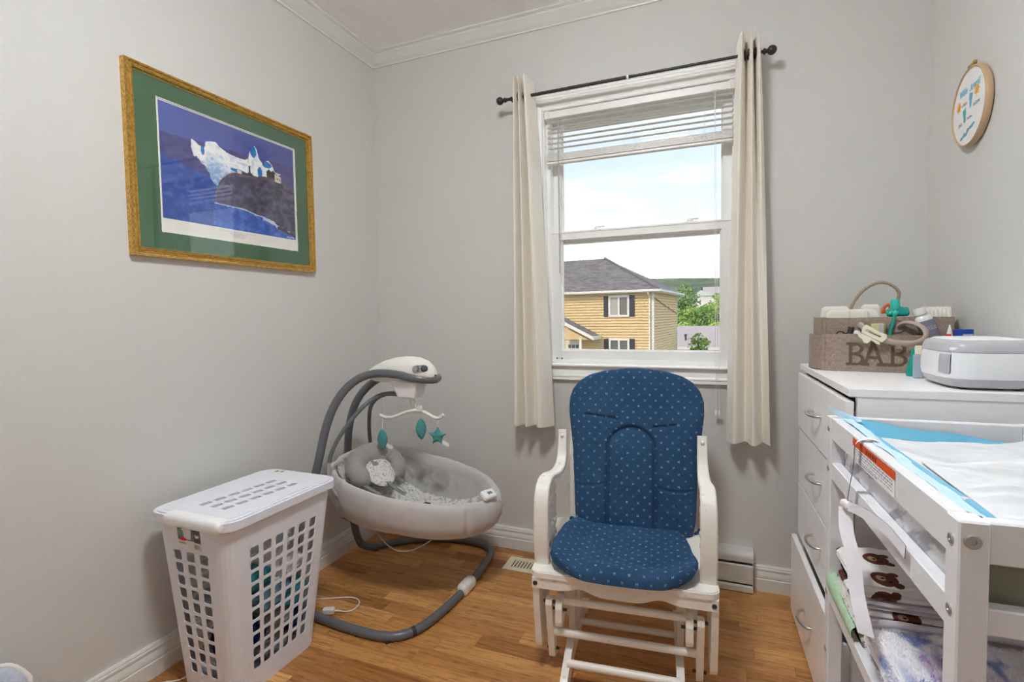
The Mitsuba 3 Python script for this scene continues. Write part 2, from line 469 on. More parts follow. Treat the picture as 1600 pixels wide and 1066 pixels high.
ROD_Y, ROD_Z = -0.09, 2.045
rodk = thing('curtain_rod', 'slim black metal curtain rod with ball ends above the window', 'curtain rod')
obj('rod', cat(rod((0.765, ROD_Y, ROD_Z), (1.30, ROD_Y, ROD_Z), .0068), rod((1.29, ROD_Y, ROD_Z), (1.775, ROD_Y, ROD_Z), .0056)), 'mat_black_metal', rodk, smooth=40)
for fx, s in ((0.765, -1), (1.775, 1)):
    f = lathe([(.0075, 0), (.0105, .003), (.0105, .008), (.006, .011), (.008, .014)] + [(.0165 * math.sin(a), .0295 - .0165 * math.cos(a)) for a in np.linspace(.5, math.pi - .02, 12)], 20)
    obj('finial', moved(f, (fx, ROD_Y, ROD_Z), ry=s * math.pi / 2), 'mat_black_metal', rodk, smooth=40)
for bx in (0.792, 1.752):
    obj('bracket', cat(cham(bx - .008, bx + .008, -.004, 0, ROD_Z - .025, ROD_Z + .02, .001), rod((bx, -.003, ROD_Z - .008), (bx, ROD_Y, ROD_Z - .008), .004, 8), tube(spline([(bx, ROD_Y - .012, ROD_Z + .004), (bx, ROD_Y, ROD_Z - .010), (bx, ROD_Y + .012, ROD_Z + .004)], 9), .003, 6)), 'mat_black_metal', rodk)
mat('mat_clear_clip', (0.9, 0.9, 0.9), 0.15)
obj('join_sleeve', rod((1.286, ROD_Y, ROD_Z), (1.294, ROD_Y, ROD_Z), .0078), 'mat_clear_clip', rodk, smooth=40)


def linen(p, n, uv):
    w = fbm(p.x * 240, p.y * 240, p.z * 14, 2)
    return mix((0.73, 0.69, 0.625), (0.79, 0.75, 0.685), w)


scene['mat_curtain'] = {'type': 'twosided', 'bsdf': {'type': 'principled', 'base_color': proc(linen), 'roughness': 0.85, 'specular': 0.15, 'sheen': 0.25}}


def curtain(top, bot, z1, z0, mid=None, n=110, rows=40, seed=0):
    a, b = spline([(x, y, 0) for x, y in top], n), spline([(x, y, 0) for x, y in bot], n)
    P = np.zeros((rows, n, 3))
    for i, t in enumerate(np.linspace(0, 1, rows)):
        e = t ** 0.8
        P[i, :, :2] = (a * (1 - e) + b * e)[:, :2]
        u = np.linspace(0, 1, n)
        P[i, :, 1] += .006 * (meshkit.noise(np.stack([u * 5, np.full(n, t * 3.0), np.full(n, 0.5)], -1), seed) - .5) * min(1, t * 4)
        P[i, :, 2] = z1 + (z0 - z1) * t
    P[:, :, 1] = np.minimum(P[:, :, 1], -.028)
    return sheet(P, .0022)


c1 = thing('curtain', 'cream curtain panel bunched at the left of the window', 'curtain')
tl = [(.800, -.045), (.820, -.136), (.823, -.050), (.838, -.136), (.840, -.050), (.862, -.138), (.878, -.045)]
bl_ = [(.768, -.055), (.806, -.128), (.829, -.070), (.851, -.132), (.878, -.072), (.905, -.126), (.962, -.070)]
obj('panel', curtain(tl, bl_, 2.118, .615, seed=1), 'mat_curtain', c1, smooth=60)
c2 = thing('curtain', 'cream curtain panel bunched at the right of the window', 'curtain')
tr = [(1.690, -.045), (1.706, -.136), (1.722, -.050), (1.736, -.136), (1.746, -.050), (1.757, -.136), (1.768, -.045)]
br = [(1.660, -.060), (1.690, -.120), (1.728, -.066), (1.748, -.134), (1.772, -.100), (1.786, -.062), (1.808, -.112)]
obj('panel', curtain(tr, br, 2.108, .605, seed=2), 'mat_curtain', c2, smooth=60)
for ck, tops in ((c1, tl), (c2, tr)):
    for q in range(len(tops) - 1):
        m_ = (A(*tops[q]) + A(*tops[q + 1])) / 2
        d_ = A(*tops[q + 1]) - A(*tops[q])
        ang = math.atan2(d_[1], d_[0])
        ring = tube([(.0165 * math.cos(t), 0, .0165 * math.sin(t)) for t in np.linspace(0, 2 * math.pi, 20, endpoint=False)], .0034, 6, closed=True)
        obj('grommet', moved(ring, (m_[0], ROD_Y, ROD_Z), rz=ang), 'mat_black_metal', ck, smooth=60)
# ------------------------------------------------------------------ outside the window
GZ = -2.9
mat('mat_lawn', (0.15, 0.165, 0.105), 0.9, spec=0.1)
struct('ground', box(-400, 400, 0.6, 1100, GZ - 0.3, GZ), 'mat_lawn', 'green ground outside')
labels['ground'] = {'label': 'grassy ground around the houses outside', 'kind': 'structure'}


def shingle(p, n, uv):
    row = dr.floor(uv.y / 0.14)
    k = cell_rand(dr.floor(uv.x / 0.30 + row * 0.37), row, 3)
    g = noise(uv.x * 26, uv.y * 26, 2.0)
    return mix((0.115, 0.115, 0.132), (0.225, 0.222, 0.238), 0.75 * k + 0.25 * g)


mat('mat_shingle', proc(shingle), 0.9, spec=0.1)
mat('mat_siding', (0.70, 0.55, 0.32), 0.7, spec=0.2)
mat('mat_ext_white', (0.78, 0.78, 0.77), 0.5)
mat('mat_shutter', (0.030, 0.030, 0.055), 0.5)
mat('mat_ext_glass', (0.16, 0.165, 0.16), 0.12)
mat('mat_blind_far', (0.42, 0.42, 0.40), 0.7)

HC, th = A(-1.857, 28.0, 0), math.radians(5)
HU, HV = A(-math.cos(th), math.sin(th), 0), A(math.sin(th), math.cos(th), 0)   # along the front to the left, into the depth


def H(u, v, z):
    return HC + HU * u + HV * v + A(0, 0, z)


def hbox(u0, u1, v0, v1, z0, z1):
    return frame_map(box(u0, u1, v0, v1, z0, z1), HC, HU, HV, A(0, 0, 1))


hs = thing('house', 'two storey yellow clapboard house with a grey hip roof and navy shutters', 'house')
EZ = 2.42
obj('wall', hbox(0.04, 12, 0.04, 7.96, GZ, EZ), 'mat_siding', hs, label='yellow front walls')


def clapboards(ax, L, z0, z1, step=.165):
    ms = []
    n = int((z1 - z0) / step)
    for i in range(n):
        z = z0 + i * step
        pr = extrude(Polygon([(0.045, z), (-0.030, z), (-0.030, z + .02), (0.030, z + step), (0.045, z + step)]), L)
        if ax == 'u':
            ms.append(frame_map(pr, HC, HV, A(0, 0, 1), HU))
        else:
            ms.append(frame_map(pr, HC, HU, A(0, 0, 1), HV))
    return cat(*ms)


obj('clapboards', clapboards('u', 12, GZ, EZ), 'mat_siding', hs)
labels[hs + '__clapboards'] = {'label': 'warm yellow clapboards', 'kind': 'stuff'}
obj('clapboards', clapboards('v', 8, GZ, EZ), 'mat_siding', hs)
labels[hs + '__clapboards_001'] = {'label': 'yellow clapboards on the end wall', 'kind': 'stuff'}
obj('corner_board', hbox(-.03, .10, -.03, .10, GZ, EZ), 'mat_ext_white', hs)
obj('corner_board', hbox(-.03, .10, 7.9, 8.03, GZ, EZ), 'mat_ext_white', hs)
# hip roof
OV = .36
E0, R0 = [H(-OV, -OV, 2.50), H(12 + OV, -OV, 2.50), H(12 + OV, 8 + OV, 2.50), H(-OV, 8 + OV, 2.50)], [H(4.05, 4, 4.87), H(8, 4, 4.87)]


def roof_face(pts, drop=.05):
    pts = np.array(pts)
    n = len(pts)
    v = np.vstack([pts, pts - A(0, 0, drop)])
    top = [[0, i, i + 1] for i in range(1, n - 1)]
    f = top + [[n + a, n + c, n + b] for a, b, c in top]
    for i in range(n):
        j = (i + 1) % n
        f += [[i, n + i, n + j], [i, n + j, j]]
    m = trimesh.Trimesh(v, f, process=False)
    if m.volume < 0:
        m.invert()
    e = pts[1] - pts[0]
    e /= np.linalg.norm(e)
    nn = np.cross(e, pts[2] - pts[0])
    nn /= np.linalg.norm(nn)
    up = np.cross(nn, e)
    uv = np.stack([m.vertices @ e, m.vertices @ up], 1)
    return m, uv


for q in ([E0[0], E0[1], R0[1], R0[0]], [E0[3], E0[0], R0[0]], [E0[2], E0[3], R0[0], R0[1]]):
    m, uv = roof_face(q)
    obj('roof', m, 'mat_shingle', hs, uv=uv)
obj('hip_cap', tube([E0[0] + A(0, 0, .02), R0[0] + A(0, 0, .03)], .07, 6), 'mat_shingle', hs, uv=np.zeros((14, 2)))
obj('fascia', cat(hbox(-OV, 12 + OV, -OV - .02, -OV + .02, 2.33, 2.49), hbox(-OV - .02, -OV + .02, -OV, 8 + OV, 2.33, 2.49), hbox(-OV, 12 + OV, -OV, 0, 2.33, 2.36), hbox(-OV, 0, -OV, 8 + OV, 2.33, 2.36)), 'mat_ext_white', hs)
obj('gutter', cat(hbox(-OV - .02, 12 + OV, -OV - .12, -OV - .02, 2.38, 2.50), hbox(-OV - .12, -OV - .02, -OV - .12, 8 + OV, 2.38, 2.50)), 'mat_ext_white', hs)
obj('downspout', cat(tube(spline([H(.22, -OV - .05, 2.36), H(.22, -.30, 2.20), H(.20, -.09, 2.02), H(.20, -.08, 1.6)], 12), .05, 8), tube([H(.20, -.08, 1.7), H(.20, -.08, GZ)], .05, 8)), 'mat_ext_white', hs)
for zt in (2.22, -.325):
    u0, u1, z0 = 1.38, 2.62, zt - 1.27
    fr = sbox(u0, z0, u1, zt).difference(unary_union([sbox(u0 + .12, z0 + .12, (u0 + u1) / 2 - .05, zt - .12), sbox((u0 + u1) / 2 + .05, z0 + .12, u1 - .12, zt - .12)]))
    k = obj('window', frame_map(extrude(fr, .12), HC + HV * .03, HU, A(0, 0, 1), -HV), 'mat_ext_white', hs)
    for a, b in ((u0 + .10, (u0 + u1) / 2 - .04), ((u0 + u1) / 2 + .04, u1 - .10)):
        obj('pane', hbox(a, b, -.035, -.02, z0 + .10, zt - .10), 'mat_ext_glass', k)
    if zt > 0:
        obj('blind', hbox((u0 + u1) / 2 + .05, u1 - .12, -.042, -.036, z0 + .12, zt - .12), 'mat_blind_far', k)
    for a, b in ((1.08, 1.36), (2.64, 2.92)):
        obj('shutter', hbox(a, b, -.06, 0, z0 + .02, zt - .02), 'mat_shutter', hs)
# front gable porch at the left
PV = -1.25
pk = [H(3.18, PV - .2, -.15), H(3.18, 0, -.15), H(5.9, 0, 1.22), H(5.9, PV - .2, 1.22)]
m, uv = roof_face(pk, .06)
obj('porch_roof', m, 'mat_shingle', hs, uv=uv)
d_ = H(5.9, PV - .2, 1.22) - H(3.18, PV - .2, -.15)
rake = [H(3.14, PV - .26, -.36), H(3.14, PV - .20, -.36), H(5.9, PV - .20, 1.02), H(5.9, PV - .26, 1.02)]
m, _uv = roof_face([p_ + A(0, 0, .20) for p_ in rake], .20)
obj('porch_rake', m, 'mat_ext_white', hs)
obj('porch_fascia', hbox(3.10, 3.18, PV - .24, 0, -.36, -.15), 'mat_ext_white', hs)
obj('porch_gable', frame_map(extrude(Polygon([(3.45, -.36), (5.9, .82), (5.9, -.36)]), .06), HC + HV * PV, HU, A(0, 0, 1), HV), 'mat_siding', hs)
obj('porch_post', hbox(3.92, 4.06, PV, PV + .14, GZ, -.18), 'mat_ext_white', hs)
dk = obj('door', hbox(4.35, 5.35, -.10, .02, GZ, -.45), 'mat_ext_white', hs)
for q in range(3):
    obj('pane', hbox(4.50 + q * .25, 4.68 + q * .25, -.115, -.09, -.92, -.72), 'mat_ext_glass', dk)
obj('service_cable', tube(spline([H(-.05, .05, 2.02), H(-.06, 3.2, 1.62), H(-.06, 7.8, 1.10)], 12), .018, 5), 'mat_dark', hs)

# low grey roofed house behind
lh = thing('bungalow', 'low white house with a pale grey roof beyond the yellow house', 'house')
obj('wall', box(-9, 12, 52, 58, GZ - 1, -2.25), 'mat_ext_white', lh)
m, uv = roof_face([(-9.4, 51.4, -2.28), (12.4, 51.4, -2.28), (12.4, 57, -.30), (-9.4, 57, -.30)], .08)
mat('mat_pale_roof', (0.40, 0.38, 0.41), 0.9, spec=0.1)
obj('roof', m, 'mat_pale_roof', lh)
obj('fascia', box(-9.4, 12.4, 51.30, 51.42, -2.52, -2.26), 'mat_ext_white', lh)
obj('roof_vent', cat(rod((-1.55, 53.2, -1.8), (-1.55, 53.2, -1.10), .09, 8), rod((-1.55, 53.2, -1.25), (-1.55, 53.2, -1.05), .14, 8)), 'mat_dark', lh)
for wx in (0.2, 1.7, 2.25):
    fr = sbox(wx, -2.95, wx + .45, -2.60).difference(sbox(wx + .08, -2.90, wx + .37, -2.66))
    k = obj('window', frame_map(extrude(fr, .08), (0, 52.0, 0), (1, 0, 0), (0, 0, 1), (0, -1, 0)), 'mat_ext_white', lh)
    obj('pane', box(wx + .07, wx + .38, 51.94, 51.98, -2.91, -2.65), 'mat_ext_glass', k)

# trees: crown of many leaf quads around a branching trunk
scene['mat_leaf'] = {'type': 'twosided', 'bsdf': {'type': 'principled', 'base_color': {'type': 'mesh_attribute', 'name': 'vertex_color'}, 'roughness': 0.7, 'specular': 0.15}}
mat('mat_bark', (0.10, 0.07, 0.05), 0.9, spec=0.1)


def tree(name, label, x, y, z0, h, rx, n, leaf, col, seed, group=None, low=0.25):
    r = np.random.default_rng(seed)
    t = thing(name, label, 'tree', group)
    trunk = [tube(spline([(x, y, z0), (x + .1, y, z0 + h * .35), (x, y, z0 + h * .75)], 8), np.linspace(.05 * h ** .6, .02, 8), 6)]
    for q in range(6):
        a = r.uniform(0, 2 * np.pi)
        trunk.append(tube(spline([(x, y, z0 + h * (.25 + .08 * q)), (x + rx * .35 * np.cos(a), y + rx * .35 * np.sin(a), z0 + h * (.38 + .08 * q)), (x + rx * .7 * np.cos(a), y + rx * .7 * np.sin(a), z0 + h * (.52 + .07 * q))], 6), np.linspace(.03, .01, 6), 5))
    obj('trunk', cat(*trunk), 'mat_bark', t)
    lobes = [(A(x, y, z0 + h * (low + 1) / 2), A(rx * .8, rx * .8, h * (1 - low) / 2))]
    for q in range(9):
        a, zz = r.uniform(0, 2 * np.pi), r.uniform(low, .9)
        rr = rx * math.sqrt(max(.05, 1 - ((zz - (low + 1) / 2) / ((1 - low) / 2 + .1)) ** 2)) * .62
        lobes.append((A(x + rr * np.cos(a), y + rr * np.sin(a), z0 + h * zz), A(1, 1, .75) * rx * r.uniform(.3, .48)))
    V, F, C = [], [], []
    w = np.array([l[1][0] ** 2 for l in lobes])
    pick = r.choice(len(lobes), n, p=w / w.sum())
    for q in range(n):
        c, s = lobes[pick[q]]
        d = r.normal(size=3)
        d /= np.linalg.norm(d)
        p = c + d * s * r.uniform(.62, 1.03)
        nrm = d + r.normal(size=3) * .55
        nrm /= np.linalg.norm(nrm)
        a = np.cross(nrm, r.normal(size=3))
        a /= np.linalg.norm(a)
        b = np.cross(nrm, a)
        sz = leaf * r.uniform(.6, 1.3)
        V += [p - a * sz, p + b * sz * .6, p + a * sz, p - b * sz * .6]
        F += [[4 * q, 4 * q + 1, 4 * q + 2], [4 * q, 4 * q + 2, 4 * q + 3]]
        k = A(*col) * r.uniform(.6, 1.45) * A(r.uniform(.85, 1.2), 1, r.uniform(.8, 1.1))
        C += [k] * 4
    k = obj('crown', trimesh.Trimesh(V, F, process=False), 'mat_leaf', t, color=np.array(C))
    labels[k] = {'label': 'leafy crown', 'kind': 'stuff'}
    return t


G1, G2, G3 = (.27, .46, .10), (.17, .33, .09), (.36, .52, .15)
TR = [('dark tall tree rising at the corner of the yellow house', -2.3, 66, 7.7, 2.2, G2), ('bright green bushy tree beside the yellow house wall', -2.9, 61, 4.6, 1.8, G1),
      ('round leafy tree in front of the dark tree above the grey roof', -1.1, 62, 4.7, 1.7, G1), ('broad green tree over the middle of the grey roof', .3, 64, 4.6, 1.8, G2),
      ('tall pale green tree at the right edge of the window', 2.3, 66, 6.6, 1.9, G3), ('low rounded bush left above the grey roof', -2.3, 59, 3.1, 1.4, G3),
      ('low rounded bush right above the grey roof', 1.5, 59.3, 3.0, 1.4, G3), ('wide tree behind the pale tree at the right edge', 3.4, 62, 5.0, 1.9, G1), ('bushy tree filling the middle between the grey roof and the far building', .9, 70, 5.6, 2.1, G1)]
for i, (lab, x, y, h, rx, col) in enumerate(TR):
    yn = (96, 69, 82, 75.5, 89, 59, 59.3, 64.5, 105)[i]
    sc_ = (yn + 2.2) / (y + 2.2)
    tree('tree', lab, 1.63 + (x - 1.63) * sc_, yn, GZ, 1.1 + (GZ + h - 1.1) * sc_ - GZ, rx * sc_, 2600, .16 * sc_, col, 40 + i)
for i, (lab, x, y, h, rx, col) in enumerate((('dark tree standing right of the white bungalow', 15, 62, 7.0, 2.8, G2), ('green tree at the far right end of the bungalow', 19.5, 58, 5.6, 2.3, G1), ('pale bushy tree behind the right half of the bungalow', 9, 64, 5.2, 2.2, G3))):
    tree('tree', lab, x, y, GZ, h, rx, 1200, .24, col, 90 + i)
tree('sapling', 'small leafy tree standing before the grey roofed house', .28, 36, GZ, 2.75, .85, 800, .11, G1, 77, low=.25)

# far buildings and hills
fb = thing('warehouse', 'far pale green glazed building with a white gable', 'building')
mat('mat_pale_green', (0.55, 0.68, 0.62), 0.6)
obj('wall', box(-7.4, 0.8, 200, 214, GZ - .05, 7.6), 'mat_ext_white', fb)
obj('gable', frame_map(extrude(Polygon([(-7.4, 7.5), (.8, 7.5), (-4.6, 9.6)]), .5), (0, 200, 0), (1, 0, 0), (0, 0, 1), (0, -1, 0)), 'mat_pale_green', fb)
for q in range(5):
    obj('mullion', box(-6.6 + q * 1.2, -6.5 + q * 1.2, 199.3, 199.5, 6.2, 8.4), 'mat_ext_white', fb)
fb2 = thing('far_hall', 'long grey roofed hall below the hill at the right', 'building')
obj('wall', box(-4.5, 14, 230, 245, GZ - .05, 9.3), 'mat_ext_white', fb2)
m, uv = roof_face([(-5, 229, 9.2), (14.5, 229, 9.2), (14.5, 238, 12.4), (-5, 238, 12.4)], .3)
obj('roof', m, 'mat_pale_roof', fb2)


def hill(name, label, y, base, amp, seed, col, x0, x1, freq):
    xs = np.linspace(x0, x1, 260)
    top = base + amp * (meshkit.fbm(np.stack([xs * freq, xs * 0, xs * 0], -1), 4, seed) - .5) + amp * .10 * (meshkit.noise(np.stack([xs * freq * 40, xs * 0, xs * 0], -1), seed + 3) - .5)
    rows = [(0.0, -60), (1.0, 0), (0.4, 260)]
    P = np.stack([np.stack([xs, np.full_like(xs, y + dy), GZ + (top - GZ) * k], -1) for k, dy in rows], 1)
    struct(name, sheet(P), col, label)


def woods(p, n, uv):
    k = fbm(p.x * .05, p.z * .25, 0.0, 4)
    return mix((0.075, 0.115, 0.095), (0.19, 0.24, 0.18), k)


scene['mat_woods'] = {'type': 'twosided', 'bsdf': {'type': 'principled', 'base_color': proc(woods), 'roughness': .95, 'specular': .1}}
hill('hill', 'distant wooded ridge on the horizon', 1000, 64.5, 14, 5, 'mat_woods', -900, 700, .004)
hill('hill', 'nearer dark wooded slope below the ridge', 520, 24.5, 12, 9, 'mat_woods', -500, -14, .02)
hill('hill', 'low green slope behind the far buildings', 420, 13.5, 5, 12, 'mat_woods', -300, 300, .02)
# ------------------------------------------------------------------ framed print on the left wall
def interp(x, pts):
    p = np.asarray(pts, float)
    return np.interp(x, p[:, 0], p[:, 1])


def grain(s, t, f, o=4, seed=0):
    return meshkit.fbm(np.stack([s * f, t * f, np.zeros_like(s)], -1), o, seed)


def gold(p, n, uv):
    k = fbm(p.x * 260, p.y * 160, p.z * 160, 3)
    return mix((0.55, 0.315, 0.075), (0.78, 0.50, 0.15), smoothstep(0.30, 0.65, k))


scene['mat_gold'] = {'type': 'principled', 'base_color': proc(gold), 'roughness': 0.27, 'metallic': 0.95, 'specular': 0.5}
pic = thing('framed_picture', 'gold framed print of an iceberg and cliff with green mat on left wall', 'picture')
FY0, FY1, FZ0, FZ1 = -1.207, -0.466, 1.300, 1.879
FR = [(0, 0), (0, .020), (.004, .026), (.009, .026), (.0115, .021), (.015, .020), (.018, .023), (.021, .022), (.0245, .014), (.027, .013), (.027, .008), (.024, 0)]


def frame_piece(o, along, inward, length):
    m = extrude(Polygon(FR), 1.0)
    v = m.vertices.copy()
    s = np.where(v[:, 2] > 0.5, length - v[:, 0], v[:, 0])
    m.vertices = A(*o) + np.outer(s, along) + np.outer(v[:, 0], inward) + np.outer(v[:, 1], (1, 0, 0))
    if m.volume < 0:
        m.invert()
    return m


for o, al, inw, ln in (((0, FY0, FZ0), A(0, 1, 0), A(0, 0, 1), FY1 - FY0), ((0, FY0, FZ1), A(0, 1, 0), A(0, 0, -1), FY1 - FY0), ((0, FY0, FZ0), A(0, 0, 1), A(0, 1, 0), FZ1 - FZ0), ((0, FY1, FZ0), A(0, 0, 1), A(0, -1, 0), FZ1 - FZ0)):
    obj('frame_rail', frame_piece(o, al, inw, ln), 'mat_gold', pic)
PY0, PY1, PZ0, PZ1 = -1.113, -0.553, 1.382, 1.800
mat('mat_green_mat', (0.058, 0.135, 0.072), 0.8, spec=0.25)
mat('mat_card', (0.80, 0.79, 0.74), 0.7)
mt = sbox(FY0 + .022, FZ0 + .022, FY1 - .022, FZ1 - .022).difference(sbox(PY0, PZ0, PY1, PZ1))
obj('mat_board', frame_map(extrude(mt, .0025), (.0078, 0, 0), (0, 1, 0), (0, 0, 1), (1, 0, 0)), 'mat_green_mat', pic)
bv = sbox(PY0 - .001, PZ0 - .001, PY1 + .001, PZ1 + .001).difference(sbox(PY0 + .0022, PZ0 + .0022, PY1 - .0022, PZ1 - .0022))
obj('mat_bevel', frame_map(extrude(bv, .0028), (.0072, 0, 0), (0, 1, 0), (0, 0, 1), (1, 0, 0)), 'mat_card', pic)
s, t = np.meshgrid(np.linspace(0, 1, 300), np.linspace(0, 1, 226), indexing='ij')
col = np.zeros(s.shape + (3,))
g1, g2, g3 = grain(s, t, 9, 5, 1), grain(s, t, 30, 4, 2), grain(s, t, 60, 3, 3)
col[:] = A(.095, .125, .40) + (A(.070, .085, .29) - A(.095, .125, .40)) * s[..., None] + .02 * (g1[..., None] - .5)
far_land = t > .245 - .06 * s + .01 * (g2 - .5)
col[far_land] = A(.085, .078, .25) * .9
col[far_land] += (.05 * (g2[far_land][:, None] - .5)) * A(1, .9, 1.4)
sea = t > interp(s, [(0, .40), (.2, .46), (.4, .50), (1, .40)]) + .02 * (g1 - .5)
col[sea] = A(.030, .075, .33)
col[sea] += (np.clip(g2[sea] - .45, 0, 1)[:, None] * .25) * A(.3, .6, 1.0)
bt = interp(s, [(.198, .40), (.202, .228), (.219, .231), (.256, .262), (.290, .258), (.296, .212), (.330, .196), (.363, .19), (.386, .219), (.451, .251), (.536, .262), (.575, .258), (.600, .236), (.611, .179), (.634, .123), (.652, .112), (.668, .125), (.684, .202), (.718, .245), (.728, .217), (.767, .200), (.797, .235), (.823, .305), (.826, .40)])
bb_ = interp(s, [(.198, .30), (.212, .35), (.245, .365), (.275, .395), (.30, .43), (.33, .52), (.40, .56), (.49, .48), (.62, .42), (.83, .36)]) + .05 * (g2 - .5)
berg = (t > bt + .006 * (g3 - .5)) & (t < bb_) & (s > .198) & (s < .826)
ice = np.clip(1.15 - 1.7 * np.abs(g2 - .52) - .9 * np.clip((t - bt - .07) * 6, 0, 1) * (s < .5) * (.4 + g3), .15, 1)
bcol = A(.12, .30, .62) + ice[..., None] * (A(.86, .87, .86) - A(.12, .30, .62))
col[berg] = bcol[berg]
for (bs, bt_, ra, rb) in ((.640, .165, .024, .050), (.748, .240, .040, .030), (.275, .285, .012, .045), (.690, .33, .02, .05), (.52, .375, .06, .016)):
    q = (((s - bs) / ra) ** 2 + ((t - bt_) / rb) ** 2 + .5 * (g2 - .5) < 1) & berg
    col[q] = A(.035, .19, .50) + .1 * (g3[q][:, None] - .5)
land = interp(s, [(.33, .80), (.345, .62), (.378, .51), (.402, .473), (.44, .43), (.476, .399), (.553, .383), (.66, .375), (.738, .351), (.817, .330), (.888, .352), (.985, .404), (1, .41)])
cliff = (t > land + .012 * (g2 - .5)) & (s > .33)
cc = A(.050, .048, .085) + np.clip(g2 - .40, 0, 1)[..., None] * 1.1 * A(.20, .17, .26) + np.clip(.62 - s, 0, 1)[..., None] * A(.10, .11, .30)
col[cliff] = cc[cliff]
lawn = cliff & (t < land + .03)
col[lawn] = A(.12, .095, .12) + .12 * (g3[lawn][:, None] - .5)
shore = interp(s, [(0, .62), (.354, .689), (.451, .692), (.553, .691), (.643, .718), (.718, .727), (.796, .751), (.816, .779), (.98, .834), (1, .84)])
wat = (t > shore + .008 * (g2 - .5)) & (s > .33)
col[wat] = A(.028, .085, .40) + (np.clip(g2[wat] - .42, 0, 1)[:, None] * .7) * A(.25, .45, .8)
foam = wat & (s > .34) & (t < shore + .010 + .020 * np.clip(g3 - .5, 0, 1) + .02 * ((s > .7) & (s < .86)))
col[foam] = A(.50, .58, .72)
rock = wat & (s > .82) & (t < shore + .035) & (g2 > .47)
col[rock] = A(.06, .055, .075)
for (sa, sb, ta, tb, c_) in ((.600, .614, .300, .385, (.03, .03, .05)), (.590, .628, .36, .385, (.03, .03, .05)), (.51, .545, .362, .392, (.62, .60, .56)), (.745, .815, .300, .345, (.030, .026, .030)), (.815, .868, .312, .375, (.66, .58, .50)), (.86, .872, .32, .37, (.4, .34, .3)), (.548, .590, .372, .395, (.05, .05, .07)), (.75, .815, .345, .36, (.10, .07, .07)), (.83, .84, .335, .355, (.1, .09, .09)), (.85, .857, .335, .355, (.1, .09, .09))):
    col[(s > sa) & (s < sb) & (t > ta) & (t < tb)] = c_
for sc in (.766, .80):
    q = (np.abs(s - sc) + .8 * np.abs(t - .30) < .022) & (t < .305)
    col[q] = (.03, .026, .03)
q = (np.abs(s - .842) * .9 + (t - .285) < .030) & (t > .285) & (t < .32) & (np.abs(s - .842) < .034)
col[q] = A(.60, .53, .46)
paper = (s < .014) | (t < .014) | (s > .987) | (t > .890)
col[paper] = A(.78, .77, .72)
hand = np.abs(t - (.876 - .004 * np.sin(s * 160) - (s - .93) * .1)) < .004
col[hand & (s > .905) & (s < .975)] = A(.66, .66, .7)
for row, (sa, sb) in enumerate(((.36, .64), (.44, .56), (.46, .55), (.455, .545))):
    q = (np.abs(t - (.912 + .014 * row)) < .003) & (s > sa) & (s < sb) & (np.sin(s * 700 + row) > -.3)
    col[q] = A(.42, .41, .42)
P = np.stack([np.full_like(s, .0060), PY0 + (PY1 - PY0) * s, PZ1 + (PZ0 - PZ1) * t], -1)
m = sheet(P)
if m.face_normals[0][0] < 0:
    m.invert()
obj('print', m, 'mat_vcol', pic, smooth=True, color=np.clip(col, 0, 1).reshape(-1, 3))
obj('backing', box(.0008, .0050, FY0 + .01, FY1 - .01, FZ0 + .01, FZ1 - .01), 'mat_card', pic)
g = trimesh.Trimesh([(.0125, FY0 + .024, FZ0 + .024), (.0125, FY1 - .024, FZ0 + .024), (.0125, FY1 - .024, FZ1 - .024), (.0125, FY0 + .024, FZ1 - .024)], [[0, 1, 2], [0, 2, 3]], process=False)
obj('glass', g, 'mat_pane', pic)

# ------------------------------------------------------------------ embroidery hoop on the right wall
hoop = thing('embroidery_hoop', 'round wooden embroidery hoop with stitched footprints on right wall', 'embroidery')
HY, HZ, HR = -.348, 1.671, .105


def hoop_map(m):
    # x: to the right as seen (towards the viewer's side, -y), y: up, z: off the wall
    return frame_map(m, (RX, HY, HZ), (0, -1, 0), (0, 0, 1), (-1, 0, 0))


mat('mat_beech', (0.50, 0.34, 0.20), 0.55)
ringp = [(HR - .006, .002), (HR + .003, .002), (HR + .004, .004), (HR + .004, .018), (HR + .003, .020), (HR - .003, .020), (HR - .006, .018)]
ringm = trimesh.util.concatenate([lathe(ringp, 72)])
rm = tube([(HR * math.cos(a), HR * math.sin(a), .0115) for a in np.linspace(0, 2 * math.pi, 72, endpoint=False)], .0045, 8, closed=True, flat=1.0)
v = rm.vertices.copy()
rm.vertices[:, 2] = .0115 + (v[:, 2] - .0115) * 2.1
obj('ring', hoop_map(rm), 'mat_beech', hoop, smooth=60)
rr, aa = np.meshgrid(np.linspace(0, HR - .002, 60), np.linspace(0, 2 * np.pi, 180), indexing='ij')
hx, hy = rr * np.cos(aa), rr * np.sin(aa)
c = np.zeros(hx.shape + (3,)) + A(.78, .77, .76) + .03 * (grain(hx * 400, hy * 400, 1.0, 2)[..., None] - .5)
disc = sheet(np.stack([hx, hy, np.full_like(hx, .0170)], -1))
disc = hoop_map(disc)
if disc.face_normals[500][0] > 0:
    disc.invert()
obj('cloth', disc, 'mat_vcol', hoop, smooth=True, color=c.reshape(-1, 3))
BLUE, TEAL, ORNG, GREYT = (.16, .40, .58), (.10, .38, .48), (.72, .33, .03), (.22, .27, .36)
for nm, cc_ in (('mat_thread_blue', BLUE), ('mat_thread_teal', TEAL), ('mat_thread_orange', ORNG), ('mat_thread_grey', GREYT), ('mat_thread_brown', (.28, .20, .13))):
    mat(nm, cc_, 0.8, spec=0.15)


def stitched(name, m, mt_, x, y, rz=0.0):
    obj(name, hoop_map(moved(m, (x, y, .0169), rz=rz)), mt_, hoop)


